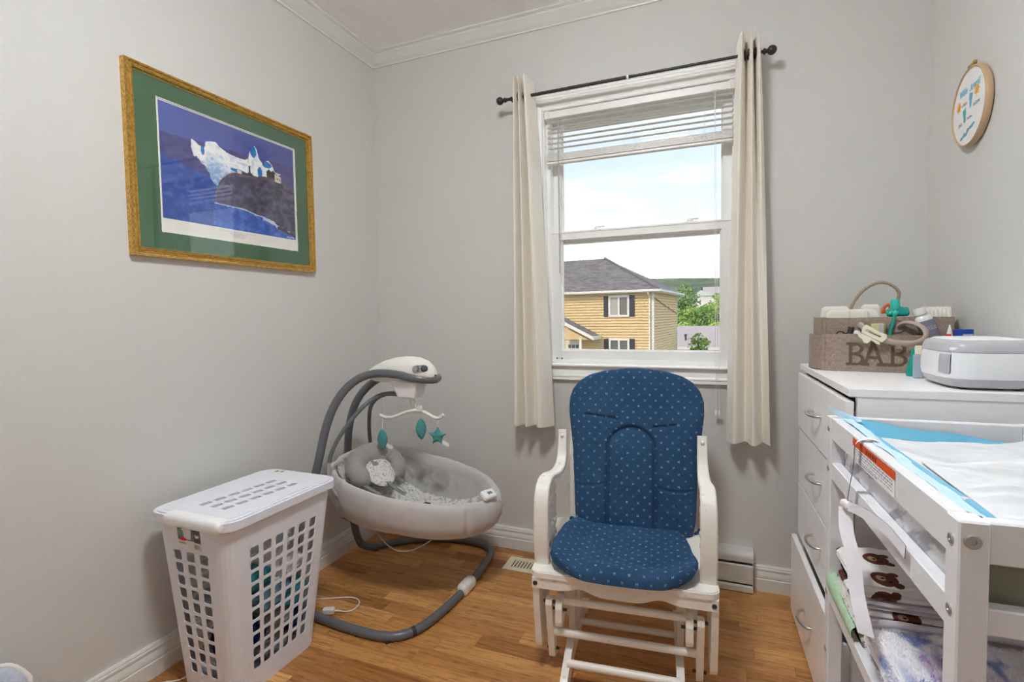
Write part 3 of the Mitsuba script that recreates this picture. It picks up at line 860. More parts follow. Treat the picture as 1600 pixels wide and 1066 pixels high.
for txt, hh, x, y, mt_ in (('Willie', .018, -.062, .042, 'mat_thread_blue'), ('Jewell', .019, .000, .040, 'mat_thread_blue'), ('4.20.22', .0075, -.044, .012, 'mat_thread_grey'), ('6:11 pm', .009, .026, -.008, 'mat_thread_grey'), ('7 lb 10 oz', .0065, -.012, -.034, 'mat_thread_grey'), ('20 in', .009, -.066, -.040, 'mat_thread_grey')):
    tm = meshkit.text_mesh(txt, hh, .0008)
    tm.vertices[:, 0] += tm.vertices[:, 1] * .25
    tm.vertices[:, 0] *= .80
    stitched('lettering', tm, mt_, x, y)


def foot(sgn):
    sole = Polygon([(p[0] * sgn, p[1]) for p in spline([(-.003, -.020), (.005, -.019), (.0055, -.006), (.009, .006), (.008, .013), (-.007, .014), (-.009, .006), (-.006, -.008)], 40, True)[:, :2]]) if False else None
    pts = [(-.003, -.020), (.005, -.019), (.0055, -.006), (.009, .006), (.008, .013), (-.007, .014), (-.009, .006), (-.006, -.008)]
    pl = spline([(x * sgn, y, 0) for x, y in pts], 40, True)[:, :2]
    toes = [Point(sgn * (-.0075 + .0040 * i), .0175 - .0007 * i).buffer(.0022 - .0002 * i, 6) for i in range(5)]
    return extrude(unary_union([Polygon(pl).buffer(0)] + toes), .0009)


stitched('footprint', foot(1), 'mat_thread_blue', .011, .016, -.08)
stitched('footprint', foot(-1), 'mat_thread_teal', -.026, -.016, .10)


def burst(r1):
    ps = [Point(0, 0).buffer(r1 * .38, 8)]
    for i in range(14):
        a = i * 2 * math.pi / 14
        l = r1 * (1.0 if i % 2 == 0 else .72)
        ps.append(LineString([(0, 0), (l * math.cos(a), l * math.sin(a))]).buffer(r1 * .055, 2))
    return extrude(unary_union(ps), .0009)


stitched('sun', burst(.0165), 'mat_thread_orange', .048, .030)
stitched('sun', burst(.0155), 'mat_thread_orange', -.064, .018)
r_ = random.Random(5)
for i in range(26):
    a = r_.uniform(-1, 1)
    x, y = -.008 + .040 * a, -.068 + .012 * a + r_.uniform(-.006, .006) * (1 - abs(a))
    leafp = affinity.rotate(affinity.scale(Point(0, 0).buffer(.004, 5), 1.5, .6), r_.uniform(0, 180))
    stitched('stitched_leaf', extrude(leafp, .0009), r_.choice(['mat_thread_teal', 'mat_thread_blue', 'mat_thread_brown', 'mat_thread_teal']), x, y)
mat('mat_brass', (0.55, 0.40, 0.14), 0.35, metal=0.8)
mat('mat_blue_bead', (0.02, 0.16, 0.32), 0.3)
obj('clamp', hoop_map(cat(cham(-.008, -.004, HR + .002, HR + .013, .006, .017, .001), cham(.003, .007, HR + .002, HR + .013, .006, .017, .001), rod((-.010, HR + .009, .0115), (.014, HR + .009, .0115), .0018, 8))), 'mat_brass', hoop)
obj('clamp_bead', hoop_map(moved(trimesh.creation.icosphere(2, .0058), (-.012, HR + .009, .0115))), 'mat_blue_bead', hoop, smooth=True)
obj('clamp_nut', hoop_map(moved(rbox(-.006, .006, -.0045, .0045, -.0045, .0045, .002), (.014, HR + .010, .0115), rz=.4)), 'mat_brass', hoop, smooth=40)

# ------------------------------------------------------------------ floor register, wall heater
mat('mat_almond', (0.66, 0.60, 0.44), 0.4)
reg = thing('floor_register', 'almond metal floor vent beside the rocking chair', 'floor vent')
RGX, RGY = 0.760, -.212
plate = sbox(0, 0, .30, .118)
slots = []
for i in range(18):
    x = .030 + i * .0142
    slots.append(sbox(x, .028, x + .0062, .090))
obj('frame', frame_map(extrude(plate.difference(unary_union(slots)), .004), (RGX, RGY, .0005), (.9995, .03, 0), (-.03, .9995, 0), (0, 0, 1)), 'mat_almond', reg)
for i in range(18):
    x = .030 + i * .0142
    obj('louver', frame_map(moved(box(-.0004, .0004, .0285, .0895, 0, .0034), (x + .0052, 0, 0), ry=.5), (RGX, RGY, .0008), (.9995, .03, 0), (-.03, .9995, 0), (0, 0, 1)), 'mat_almond', reg)
obj('damper', frame_map(box(.02, .28, .022, .096, .0002, .0006), (RGX, RGY, 0), (.9995, .03, 0), (-.03, .9995, 0), (0, 0, 1)), 'mat_dark', reg)

ht = thing('electric_heater', 'long low white electric heater on the wall behind the rocking chair', 'heater')
mat('mat_heater', (0.60, 0.60, 0.57), 0.4)
HX0, HX1 = 0.870, 1.7595
hood = [(-.001, .02), (-.001, .165)] + [(-.030 - .028 * math.sin(a), .137 + .028 * math.cos(a)) for a in np.linspace(0, math.pi / 2, 7)] + [(-.058, .124), (-.056, .124), (-.056, .137)] + [(-.030 - .026 * math.sin(a), .137 + .026 * math.cos(a)) for a in np.linspace(math.pi / 2, 0, 7)] + [(-.003, .163), (-.003, .02)]
ex_ = lambda poly, a, b: frame_map(extrude(Polygon(poly), b - a), (a, 0, 0), (0, 1, 0), (0, 0, 1), (1, 0, 0))
obj('hood', ex_(hood, HX0, HX1), 'mat_heater', ht)
obj('front_panel', ex_([(-.055, .038), (-.057, .040), (-.057, .107), (-.052, .112), (-.050, .110), (-.055, .106), (-.055, .042)], HX0 + .028, HX1 - .003), 'mat_heater', ht)
obj('lower_rail', ex_([(-.054, .002), (-.056, .004), (-.056, .024), (-.050, .030), (-.048, .029), (-.054, .022), (-.054, .004), (-.003, .004), (-.003, .002)], HX0, HX1), 'mat_heater', ht)
mat('mat_fin', (0.42, 0.42, 0.42), 0.4, metal=0.6)
obj('element', cat(rod((HX0 + .03, -.028, .075), (HX1 - .03, -.028, .075), .008, 10), *[box(x, x + .0012, -.045, -.012, .050, .100) for x in np.arange(HX0 + .05, HX1 - .05, .012)]), 'mat_fin', ht)
for x in (HX0, HX1 - .002):
    obj('end_cap', ex_([(-.001, 0), (-.001, .166)] + [(-.030 - .0285 * math.sin(a), .137 + .0285 * math.cos(a)) for a in np.linspace(0, math.pi / 2, 7)] + [(-.0585, 0)], x, x + .0025), 'mat_heater', ht)

# ------------------------------------------------------------------ laundry hamper
hm = thing('laundry_hamper', 'tall white plastic laundry hamper with square holes against left wall', 'hamper')
HB = (0.128, 0.358, -1.200, -0.884)
HT = (0.082, 0.384, -1.228, -0.806)
HH, CR = .522, .042


def rrect_pt(rect, sidx, f):
    x0, x1, y0, y1 = rect
    r = CR
    if sidx == 0:
        return (x0 + r + (x1 - x0 - 2 * r) * f, y0)
    if sidx == 2:
        return (x1, y0 + r + (y1 - y0 - 2 * r) * f)
    if sidx == 4:
        return (x1 - r - (x1 - x0 - 2 * r) * f, y1)
    if sidx == 6:
        return (x0, y1 - r - (y1 - y0 - 2 * r) * f)
    cx, cy, a0 = {1: (x1 - r, y0 + r, -math.pi / 2), 3: (x1 - r, y1 - r, 0), 5: (x0 + r, y1 - r, math.pi / 2), 7: (x0 + r, y0 + r, math.pi)}[sidx]
    a = a0 + f * math.pi / 2
    return (cx + r * math.cos(a), cy + r * math.sin(a))


def hamper_pt(sv, z, off):
    k = int(min(7, math.floor(sv % 8)))
    f = sv - k
    w = z / HH
    rect = tuple(b * (1 - w) + t_ * w for b, t_ in zip(HB, HT))
    rect = (rect[0] + off, rect[1] - off, rect[2] + off, rect[3] - off)
    return (*rrect_pt(rect, k, f), z)


def rsq(cx, cy, w, h, r):
    return sbox(cx - w / 2 + r, cy - h / 2 + r, cx + w / 2 - r, cy + h / 2 - r).buffer(1, 3).intersection(sbox(cx - w / 2, cy - h / 2, cx + w / 2, cy + h / 2)) if False else affinity.scale(Point(0, 0).buffer(1, 1), 1, 1)


def hole_poly(cs, cz, ws, wz):
    # a rounded square in (perimeter, height): corners cut in two steps
    k = .28
    pts = []
    for sx, sy in ((1, 1), (-1, 1), (-1, -1), (1, -1)):
        a = [(sx * ws / 2, sy * wz / 2 * (1 - 2 * k * .5)), (sx * ws / 2 * (1 - .12), sy * wz / 2 * (1 - .10)), (sx * ws / 2 * (1 - k), sy * wz / 2)]
        pts += a if sx * sy > 0 else a[::-1]
    return Polygon([(cs + x, cz + y) for x, y in pts])


holes = []
for row in range(10):
    z = .426 - row * .0385
    for cidx in range(6):
        if not (row == 9 and cidx > 2) or True:
            holes.append(hole_poly(2 + .14 + cidx * .145, z, .094, .0295))
            holes.append(hole_poly(6 + .14 + cidx * .145, z, .094, .0295))
    for cidx in range(3):
        holes.append(hole_poly(0 + .20 + cidx * .27, z - .004, .165, .0295))
        holes.append(hole_poly(4 + .26 + cidx * .24, z - .004, .150, .0295))
full = sbox(0, 0, 8, HH).difference(unary_union(holes))
cuts = [0]
for k in range(8):
    cuts += [k + 1] if k % 2 == 0 else [k + f for f in (.2, .4, .6, .8, 1.0)]
parts = []
for a, b in zip(cuts[:-1], cuts[1:]):
    st_ = full.intersection(sbox(a, -1, b, 1))
    e = extrude(st_, 1.0)
    v = e.vertices
    e.vertices = np.array([hamper_pt(min(max(q[0], a + 1e-9), b - 1e-9), q[1], .0026 * (1 - q[2])) for q in v])
    parts.append(e)
mat('mat_hamper', (0.70, 0.71, 0.775), 0.34)
obj('body', cat(*parts, box(HB[0] + .01, HB[1] - .01, HB[2] + .01, HB[3] - .01, .002, .005)), 'mat_hamper', hm, smooth=25)


def rr2(x0, x1, y0, y1, r):
    return sbox(x0 + r, y0 + r, x1 - r, y1 - r).buffer(r, 6)


lidm = []
for (d, z0, z1) in ((.004, .517, .530), (.0, .530, .541), (.006, .541, .547)):
    lidm.append(moved(extrude(rr2(.066 + d, .402 - d, -1.243 + d, -.790 - d, .05), z1 - z0), (0, 0, z0)))
lids = rr2(.085, .383, -1.218, -.812, .045)
slots = []
for i in range(6):
    for j in range(3):
        cx, cy = .198 + .0465 * j + .0042 * i, -1.146 + .0446 * i
        slots.append(affinity.rotate(sbox(cx - .0100, cy - .0165, cx + .0100, cy + .0165), -6))
slots = unary_union(slots)
lid_low = unary_union([rr2(.072, .396, -1.237, -.796, .05)]).difference(slots)
lid = cat(moved(extrude(rr2(.068, .400, -1.241, -.792, .05).difference(rr2(.078, .390, -1.231, -.802, .046)), .021), (0, 0, .519)),
          moved(extrude(rr2(.068, .400, -1.241, -.792, .05).difference(slots), .005), (0, 0, .538)),
          moved(extrude(rr2(.076, .392, -1.234, -.800, .047).difference(slots), .004), (0, 0, .543)),
          moved(extrude(rr2(.088, .380, -1.222, -.812, .042).difference(slots), .002), (0, 0, .547)))
lk = obj('lid', lid, 'mat_hamper', hm, smooth=30)
obj('lid_ridge', moved(rbox(-.005, .005, -.125, .125, 0, .004, .0018), (.371, -1.045, .547), rz=-.05), 'mat_hamper', lk, smooth=40)
obj('latch_grip', rbox(.150, .378, -1.250, -1.205, .514, .551, .014, 14), 'mat_white_plastic', lk, smooth=40)
# torn sticker on the lid and the picture label on the narrow side
s, t = np.meshgrid(np.linspace(0, 1, 40), np.linspace(0, 1, 14), indexing='ij')
c = np.zeros(s.shape + (3,)) + A(.50, .40, .16)
c[(grain(s * 3, t, 3, 3) > .52)] = A(.06, .06, .05)
c[(s > .55) & (s < .72)] = A(.75, .75, .75)
obj('lid_sticker', sheet(np.stack([.135 + .036 * s, -.838 + .016 * t + .01 * s, np.full_like(s, .5496)], -1)), 'mat_vcol', lk, smooth=True, color=c.reshape(-1, 3))
s, t = np.meshgrid(np.linspace(0, 1, 90), np.linspace(0, 1, 64), indexing='ij')
c = np.zeros(s.shape + (3,)) + A(.72, .72, .74)
q = (t < .62) & (s > .02) & (s < .98)
c[q] = (A(.06, .10, .09) + .28 * grain(s, t, 6, 3, 4)[..., None] * A(.8, 1, 1))[q]
q = (s > .26) & (s < .62) & (t > .16) & (t < .56) & (np.abs(s - .44) < .18 - .10 * (t - .16))
c[q] = A(.62, .65, .66)
q = (((s - .42) / .22) ** 2 + ((t - .15) / .06) ** 2 < 1)
c[q] = A(.70, .72, .72)
q = (((s - .24) / .17) ** 2 + ((t - .58) / .085) ** 2 < 1)
c[q] = A(.62, .03, .05)
q = (s > .74) & (t < .66)
c[q] = A(.10, .10, .11)
for (xa, ya, xb, yb) in ((.78, .30, .82, .44), (.82, .44, .86, .32), (.86, .32, .90, .44), (.90, .44, .94, .30)):
    d = np.abs((s - xa) * (yb - ya) - (t - ya) * (xb - xa)) / math.hypot(xb - xa, yb - ya)
    c[(d < .018) & (s >= xa - .01) & (s <= xb + .01) & (t > .29) & (t < .45)] = A(.85, .85, .85)
q = (t > .72) & (t < .80) & (s > .06) & (s < .40) & (np.sin(s * 190) > -.2)
c[q] = A(.1, .1, .1)
q = (t > .72) & (t < .95) & (s > .72) & (s < .95) & (np.sin(s * 260) > 0)
c[q] = A(.05, .05, .05)
lb = sheet(np.stack([.183 + .094 * s, -1.2270 - .0015 * (1 - t) - 0 * s - .0006, .513 - .066 * t], -1))
for i_ in range(len(lb.vertices)):
    z_ = lb.vertices[i_, 2]
    w_ = z_ / HH
    lb.vertices[i_, 1] = HB[2] * (1 - w_) + HT[2] * w_ - .0008
obj('product_label', lb, 'mat_vcol', hm, smooth=True, color=c.reshape(-1, 3))
gar = [('white', (.72, .72, .74)), ('teal', (.05, .26, .28)), ('navy blue', (.02, .03, .11)), ('grey', (.30, .31, .33)), ('dusty blue', (.16, .27, .36))]
spots = [(0, .25, -1.03, .34, .10), (0, .29, -.96, .29, .085), (1, .29, -1.10, .31, .085), (3, .22, -1.13, .25, .09), (4, .30, -1.04, .235, .085), (0, .20, -.99, .20, .10), (1, .30, -.95, .195, .075), (2, .26, -1.10, .13, .09), (3, .28, -1.00, .14, .085), (2, .29, -.95, .11, .07), (0, .23, -1.13, .06, .075), (3, .27, -1.02, .06, .08)]
where = ['heaped at the top of the pile', 'bunched near the far holes', 'showing at the near holes', 'balled up at the back corner', 'folded over the middle', 'spread in the middle of the pile', 'behind the far middle holes', 'low in the near corner', 'low in the middle', 'low at the far side', 'at the bottom near the narrow side', 'at the very bottom']
for gi, (ci, x, y, z, r0) in enumerate(spots):
    nm, cl = gar[ci]
    ic = trimesh.creation.icosphere(4, 1.0)
    vv = ic.vertices
    n_ = meshkit.fbm(vv * 1.9 + gi * 7.3, 4, gi)
    n2 = np.abs(meshkit.noise(vv * 5 + gi * 3.1, gi) - .5)
    ic.vertices = vv * (r0 * .92 * (.62 + .55 * n_ - .35 * n2))[:, None] * A(.95, 1.1, .62) + A(x, y, z)
    ic.vertices[:, 0] = np.clip(ic.vertices[:, 0], .147, .346)
    ic.vertices[:, 1] = np.clip(ic.vertices[:, 1], -1.188, -.896)
    ic.vertices[:, 2] = np.clip(ic.vertices[:, 2], .006, .47)
    mk = 'mat_garment_' + nm.replace(' ', '_')
    if mk not in scene:
        mat(mk, cl, 0.9, spec=0.1)
    solo('garment', ic, mk, f'{nm} crumpled garment {where[gi]} inside the white hamper', 'clothing', 'laundry in the hamper', smooth=True)

# ------------------------------------------------------------------ quilted pad at the lower left edge of the view
def quilt(p, n, uv):
    k = fbm(p.x * 90, p.y * 90, p.z * 90, 2)
    return mix((0.42, 0.50, 0.66), (0.60, 0.66, 0.76), k)


mat('mat_quilt', proc(quilt), 0.85, spec=0.15)
qp = thing('quilted_pad', 'pale blue quilted pad with white piping standing against left wall', 'pad')
QX, QY = 0.10, -1.52


def quilt_panel():
    u, w = np.meshgrid(np.linspace(-1, 1, 40), np.linspace(0, 1, 40), indexing='ij')
    se = (1 - np.abs(u) ** 5) ** .5
    th_ = .024 * np.sqrt(np.clip(1 - np.abs(u) ** 4, 0, 1)) * np.sqrt(np.clip(1 - np.abs(2 * w - 1) ** 6, 0, 1)) * (.75 + .25 * np.abs(np.cos(u * 7) * np.cos(w * 8)))
    Hh = .285
    rnd = np.clip((np.abs(u) - .72) / .28, 0, 1) ** 2 * .05
    front = np.stack([u * .17, w * (Hh - rnd), th_], -1)
    back = np.stack([u * .17, w * (Hh - rnd), -th_], -1)[::-1]
    m = cat(sheet(front), sheet(back))
    edge = [(uu * .17, ww * (Hh - (max(abs(uu) - .72, 0) / .28) ** 2 * .05), 0) for uu, ww in [(-1, q) for q in np.linspace(0, 1, 20)] + [(q, 1) for q in np.linspace(-1, 1, 30)[1:]] + [(1, q) for q in np.linspace(1, 0, 20)[1:]]]
    return m, tube(edge, .006, 8)


m, pip = quilt_panel()
mp = lambda z: frame_map(z, (QX - .055, -1.700, -.0), (.35, .93, 0), (-.16, .06, .985), (.92, -.34, .17))
obj('panel', mp(m), 'mat_quilt', qp, smooth=True)
mat('mat_white_cloth', (0.78, 0.77, 0.77), 0.9, spec=0.1)
obj('piping', mp(pip), 'mat_white_cloth', qp, smooth=60)
# ------------------------------------------------------------------ baby swing
sw = thing('baby_swing', 'grey and white baby swing with padded seat in the room corner', 'baby swing')
mat('mat_grey_tube', (0.115, 0.118, 0.135), 0.30)
mat('mat_swing_white', (0.76, 0.745, 0.71), 0.32)
base = spline([(.14, -.775, .0175), (.30, -.800, .0165), (.48, -.812, .0165), (.585, -.804, .0165), (.652, -.755, .0165), (.690, -.60, .0165), (.697, -.42, .0165), (.688, -.25, .0165), (.655, -.10, .0165), (.585, -.052, .0165), (.42, -.052, .0165), (.22, -.15, .0165), (.115, -.26, .0175)], 110)
obj('base_tube', tube(base, .0155, 14), 'mat_grey_tube', sw, smooth=60)
obj('joint_band', tube(base[34:36], .0159, 14), 'mat_dark', sw, smooth=60)
front = spline([(.16, -.778, .0175), (.118, -.762, .030), (.112, -.742, .09), (.135, -.70, .34), (.168, -.662, .50), (.192, -.632, .655), (.224, -.602, .766), (.268, -.562, .838), (.340, -.522, .876), (.467, -.508, .873), (.545, -.488, .858), (.583, -.445, .853), (.572, -.400, .855)], 90)
rear = spline([(.135, -.245, .0175), (.085, -.285, .030), (.070, -.315, .09), (.062, -.345, .30), (.070, -.360, .468), (.100, -.380, .616), (.165, -.395, .748), (.255, -.402, .826), (.34, -.400, .862), (.46, -.390, .871), (.55, -.390, .858)], 80)
obj('upright', tube(front, .0165, 14), 'mat_grey_tube', sw, smooth=60)
obj('upright', tube(rear, .0165, 14), 'mat_grey_tube', sw, smooth=60)
obj('foot_pad', rbox(.675, .721, -.475, -.375, .001, .046, .016, 14), 'mat_swing_white', sw, smooth=50)
for (x, y) in ((.575, -.823), (.45, -.826)):
    obj('rubber_foot', moved(lathe([(.008, 0), (.008, .006)], 12), (x + .02, y + .012, 0)), 'mat_dark', sw)
# head with the motor
xs = np.array([.268, .290, .320, .360, .410, .460, .510, .545, .570, .584, .590])
top = np.array([.866, .893, .909, .926, .939, .944, .941, .928, .908, .888, .874])
hw = np.array([.012, .034, .046, .054, .059, .061, .060, .054, .043, .026, .008])
lo = np.array([.858, .846, .838, .836, .838, .846, .852, .855, .857, .859, .862])
sec = []
for x, tz, w_, lz in zip(np.interp(np.linspace(0, 10, 41), range(11), xs), np.interp(np.linspace(0, 10, 41), range(11), top), np.interp(np.linspace(0, 10, 41), range(11), hw), np.interp(np.linspace(0, 10, 41), range(11), lo)):
    a = np.linspace(0, 2 * np.pi, 28, endpoint=False)
    mid = lz + (tz - lz) * .35
    ca, sa = np.cos(a), np.sin(a)
    ca, sa = np.sign(ca) * np.abs(ca) ** .8, np.sign(sa) * np.abs(sa) ** .8
    sec.append(np.stack([np.full(28, x), -.448 + w_ * ca, np.where(sa > 0, mid + (tz - mid) * sa, mid + (mid - lz) * sa)], -1))
hd = sheet(np.array(sec).transpose(1, 0, 2), closed_u=True)
if hd.volume < 0:
    hd.invert()
hk = obj('motor_head', hd, 'mat_swing_white', sw, smooth=50)
mat('mat_panel_grey', (0.20, 0.20, 0.205), 0.35)
nrm = A(.50, -.80, .33)
nrm /= np.linalg.norm(nrm)
e1 = np.cross(A(0, 0, 1), nrm)
e1 /= np.linalg.norm(e1)
e2 = np.cross(nrm, e1)
pc = A(.549, -.493, .899)
pan = m3.CrossSection([[(.032 * math.copysign(abs(math.cos(a)) ** .7, math.cos(a)), .0165 * math.copysign(abs(math.sin(a)) ** .7, math.sin(a))) for a in np.linspace(0, 2 * math.pi, 36, endpoint=False)]])
pk = obj('control_panel', frame_map(moved(tri(pan.extrude(.016, scale_top=(.92, .9))), (0, 0, -.012)), pc, e1, e2, nrm), 'mat_panel_grey', sw, smooth=40)
for i in range(3):
    obj('button', frame_map(moved(rbox(-.0045, .0045, -.0030, .0030, 0, .0018, .001), (-.010 + .003 * (i % 2), .008 - .0085 * i, .0035)), pc, e1, e2, nrm), 'mat_dark', pk)
obj('dial', frame_map(moved(lathe([(.0125, 0), (.0125, .004), (.0095, .009), (.001, .0095)], 24), (.015, .000, .003)), pc, e1, e2, nrm), 'mat_dark', pk, smooth=40)
piv = tri(m3.Manifold.batch_hull([m3.Manifold.sphere(.010, 16).translate(p) for p in [(.415, -.485, .842), (.415, -.415, .842), (.518, -.485, .838), (.518, -.415, .838), (.440, -.478, .787), (.440, -.420, .787), (.503, -.478, .785), (.503, -.420, .785)]]))
obj('pivot_housing', piv, 'mat_white_plastic', sw, smooth=45)
s1 = spline([(.455, -.452, .790), (.400, -.452, .789), (.334, -.455, .781), (.290, -.50, .748), (.250, -.57, .672), (.221, -.62, .588), (.214, -.642, .520), (.226, -.642, .440), (.285, -.605, .352), (.40, -.565, .285), (.58, -.50, .268), (.76, -.43, .31), (.83, -.385, .375)], 80)
s2 = spline([(.370, -.452, .787), (.315, -.44, .772), (.262, -.42, .738), (.196, -.36, .670), (.156, -.31, .552), (.165, -.275, .42), (.255, -.25, .325), (.42, -.26, .275), (.60, -.32, .268), (.76, -.38, .31), (.82, -.385, .365)], 70)
mat('mat_champagne', (0.36, 0.35, 0.33), 0.35)
obj('seat_tube', tube(s1[:34], np.linspace(.0105, .008, 34), 10), 'mat_grey_tube', sw, smooth=60)
obj('seat_tube', tube(s1[33:], .0078, 10), 'mat_champagne', sw, smooth=60)
obj('seat_tube', tube(s2, .0085, 10), 'mat_grey_tube', sw, smooth=60)
# seat: an oval padded bowl; a runs from head to foot, b across towards the window wall
SC, SA, SB = A(.462, -.432, 0), A(.9894, .145, 0), A(-.145, .9894, 0)
LA, LB = .372, .222


def rim_z(ca, sa):
    # height of the rim around the oval: high at the head end, a little lower on the near side
    return .437 - .048 * ca + .026 * sa - .010 * ca * ca + .012 * np.maximum(-ca, 0) * np.maximum(sa, 0) * 4


ang = np.linspace(0, 2 * np.pi, 200, endpoint=False)
ca, sa = np.cos(ang), np.sin(ang)
R_ = []
prof = [(0.855, -.060, 1), (0.862, -.018, 1), (0.885, .006, 1), (0.920, .017, 1), (0.965, .014, 1), (1.00, -.004, 1), (1.012, -.034, 1), (1.00, -.066, 1), (.955, -.098, 1), (.86, -.125, .9), (.68, -.150, .75), (.44, -.165, .5), (.2, -.170, .2), (.01, -.170, 0)]
cre = meshkit.fbm(np.stack([ca * 6, sa * 6, ang * 0], -1), 3, 3)
cre2 = meshkit.fbm(np.stack([ca * 22, sa * 22, ang * 0], -1), 3, 13)
seam = np.zeros_like(ang)
for a0 in (math.radians(228), math.radians(320), math.radians(60), math.radians(140)):
    dd = np.abs((ang - a0 + np.pi) % (2 * np.pi) - np.pi)
    seam += np.exp(-(dd / .03) ** 2)
for k, (rf, dz, keep) in enumerate(prof):
    bulge = 1 + (.030 * (cre - .5) + .010 * (cre2 - .5)) * keep - .028 * seam * (k in (3, 4, 5, 6, 7, 8))
    zz = rim_z(ca, sa) * keep + (1 - keep) * .425 + dz * (1 + .25 * np.maximum(-ca, 0))
    sup = 1.0
    x = SC[0] + SA[0] * LA * rf * ca * bulge + SB[0] * LB * rf * sa * bulge
    y = SC[1] + SA[1] * LA * rf * ca * bulge + SB[1] * LB * rf * sa * bulge
    R_.append(np.stack([x, y, zz], -1))
shell = sheet(np.array(R_).transpose(1, 0, 2), closed_u=True)
if shell.face_normals[np.argmax(shell.triangles_center[:, 1])][1] < 0:
    shell.invert()


def velour(p, n, uv):
    k = fbm(p.x * 22, p.y * 22, p.z * 22, 3)
    return mix((0.47, 0.45, 0.45), (0.57, 0.545, 0.54), k)


scene['mat_velour'] = {'type': 'twosided', 'bsdf': {'type': 'principled', 'base_color': proc(velour), 'roughness': 0.85, 'specular': 0.15, 'sheen': 0.4}}
obj('seat_shell', shell, 'mat_velour', sw, smooth=70)
# liner: printed pad in the middle, grey velour up the far side
rf = np.linspace(.01, .875, 90)
RR, AA = np.meshgrid(rf, np.linspace(0, 2 * np.pi, 261), indexing='ij')
uu, ww = RR * np.cos(AA), RR * np.sin(AA)
tap0 = np.clip(1 - (RR / .875) ** 4, 0, 1)
deep = .080 * (1 - (RR / .875) ** 2.6) * (1 - .35 * np.clip(-uu, 0, 1))
zz = rim_z(np.cos(AA), np.sin(AA)) * (RR / .875) ** .6 + .437 * (1 - (RR / .875) ** .6) - .022 - .020 * tap0 - deep + .055 * np.clip(-uu - .1, 0, 1)
wr = meshkit.fbm(np.stack([uu * 5, ww * 9, uu * 0], -1), 3, 8) - .5
tap = np.clip(1 - (RR / .875) ** 6, 0, 1)
zz += (.010 * wr + np.where(ww > .35, .010 * np.sin(uu * 30 + wr * 9) * np.clip((ww - .35) * 3, 0, 1), 0)) * tap
P = np.stack([SC[0] + SA[0] * LA * uu + SB[0] * LB * ww, SC[1] + SA[1] * LA * uu + SB[1] * LB * ww, zz], -1)
c = np.zeros(uu.shape + (3,)) + A(.36, .35, .345)
padm = (np.abs(ww) < .47 - .12 * np.clip(uu, 0, 1)) & (uu < .70)
pn = meshkit.noise(np.stack([uu * 60, ww * 38, uu * 0], -1), 5)
pn2 = meshkit.noise(np.stack([uu * 38, ww * 24, uu * 0 + 3], -1), 6)
pcol = np.zeros(uu.shape + (3,)) + A(.60, .585, .565)
pcol[np.abs(pn - .5) < .06] = A(.38, .375, .37)
pcol[pn2 > .74] = A(.36, .355, .35)
c[padm] = pcol[padm]
edge = padm & (np.abs(np.abs(ww) - (.47 - .12 * np.clip(uu, 0, 1))) < .025)
c[edge] = A(.34, .33, .33)
obj('seat_liner', sheet(P), 'mat_vcol', sw, smooth=True, color=c.reshape(-1, 3))
# head support: a horseshoe of grey velour with a printed middle
hn = A(.62, -.28, .73)
hn /= np.linalg.norm(hn)
h1 = np.cross(A(0, 0, 1), hn)
h1 /= np.linalg.norm(h1)
h2 = np.cross(hn, h1)
hc = A(.312, -.468, .470)
hs_ = [(.084 * math.sin(a) * 1.06, .070 * math.cos(a) + .006, .004 * math.cos(3 * a)) for a in np.linspace(-2.5, 2.5, 50)]
hr = .041 + .006 * np.cos(np.linspace(-2.5, 2.5, 50)) + .0022 * np.sin(np.linspace(-2.5, 2.5, 50) * 16)
hr[:4] *= np.linspace(.35, .9, 4)
hr[-4:] *= np.linspace(.9, .35, 4)
scene['mat_velour_dark'] = {'type': 'twosided', 'bsdf': {'type': 'principled', 'base_color': {'type': 'rgb', 'value': [.315, .305, .298]}, 'roughness': 0.85, 'specular': 0.15, 'sheen': 0.4}}
hsk = obj('head_support', frame_map(tube(hs_, hr, 16), hc, h1, h2, hn), 'mat_velour_dark', sw, smooth=70)
u_, v_ = np.meshgrid(np.linspace(.001, 1, 30), np.linspace(0, 2 * np.pi, 90), indexing='ij')
P = np.stack([.064 * u_ * np.cos(v_), -.020 + .072 * u_ * np.sin(v_), .014 + .014 * np.sqrt(1 - .99 * u_ ** 2)], -1)
pn = meshkit.noise(np.stack([P[..., 0] * 150, P[..., 1] * 150, u_ * 0], -1), 15)
c = np.zeros(u_.shape + (3,)) + A(.64, .625, .605)
c[np.abs(pn - .5) < .05] = A(.28, .275, .275)
c[((P[..., 0] + .012) / .014) ** 2 + ((P[..., 1] - .014) / .012) ** 2 < 1] = A(.22, .215, .215)
c[((P[..., 0] + .020) / .006) ** 2 + ((P[..., 1] - .026) / .007) ** 2 < 1] = A(.22, .215, .215)
mm = frame_map(sheet(P), hc, h1, h2, hn)
obj('printed_centre', mm, 'mat_vcol', hsk, smooth=True, color=c.reshape(-1, 3))


def ribbon(pts, w, side, thick=.0012, n=24):
    p = spline(pts, n)
    sd = A(*side) / np.linalg.norm(side)
    P = np.stack([p + sd * (w / 2) * k for k in (-1, -.33, .33, 1)], 1)
    return sheet(P, thick)


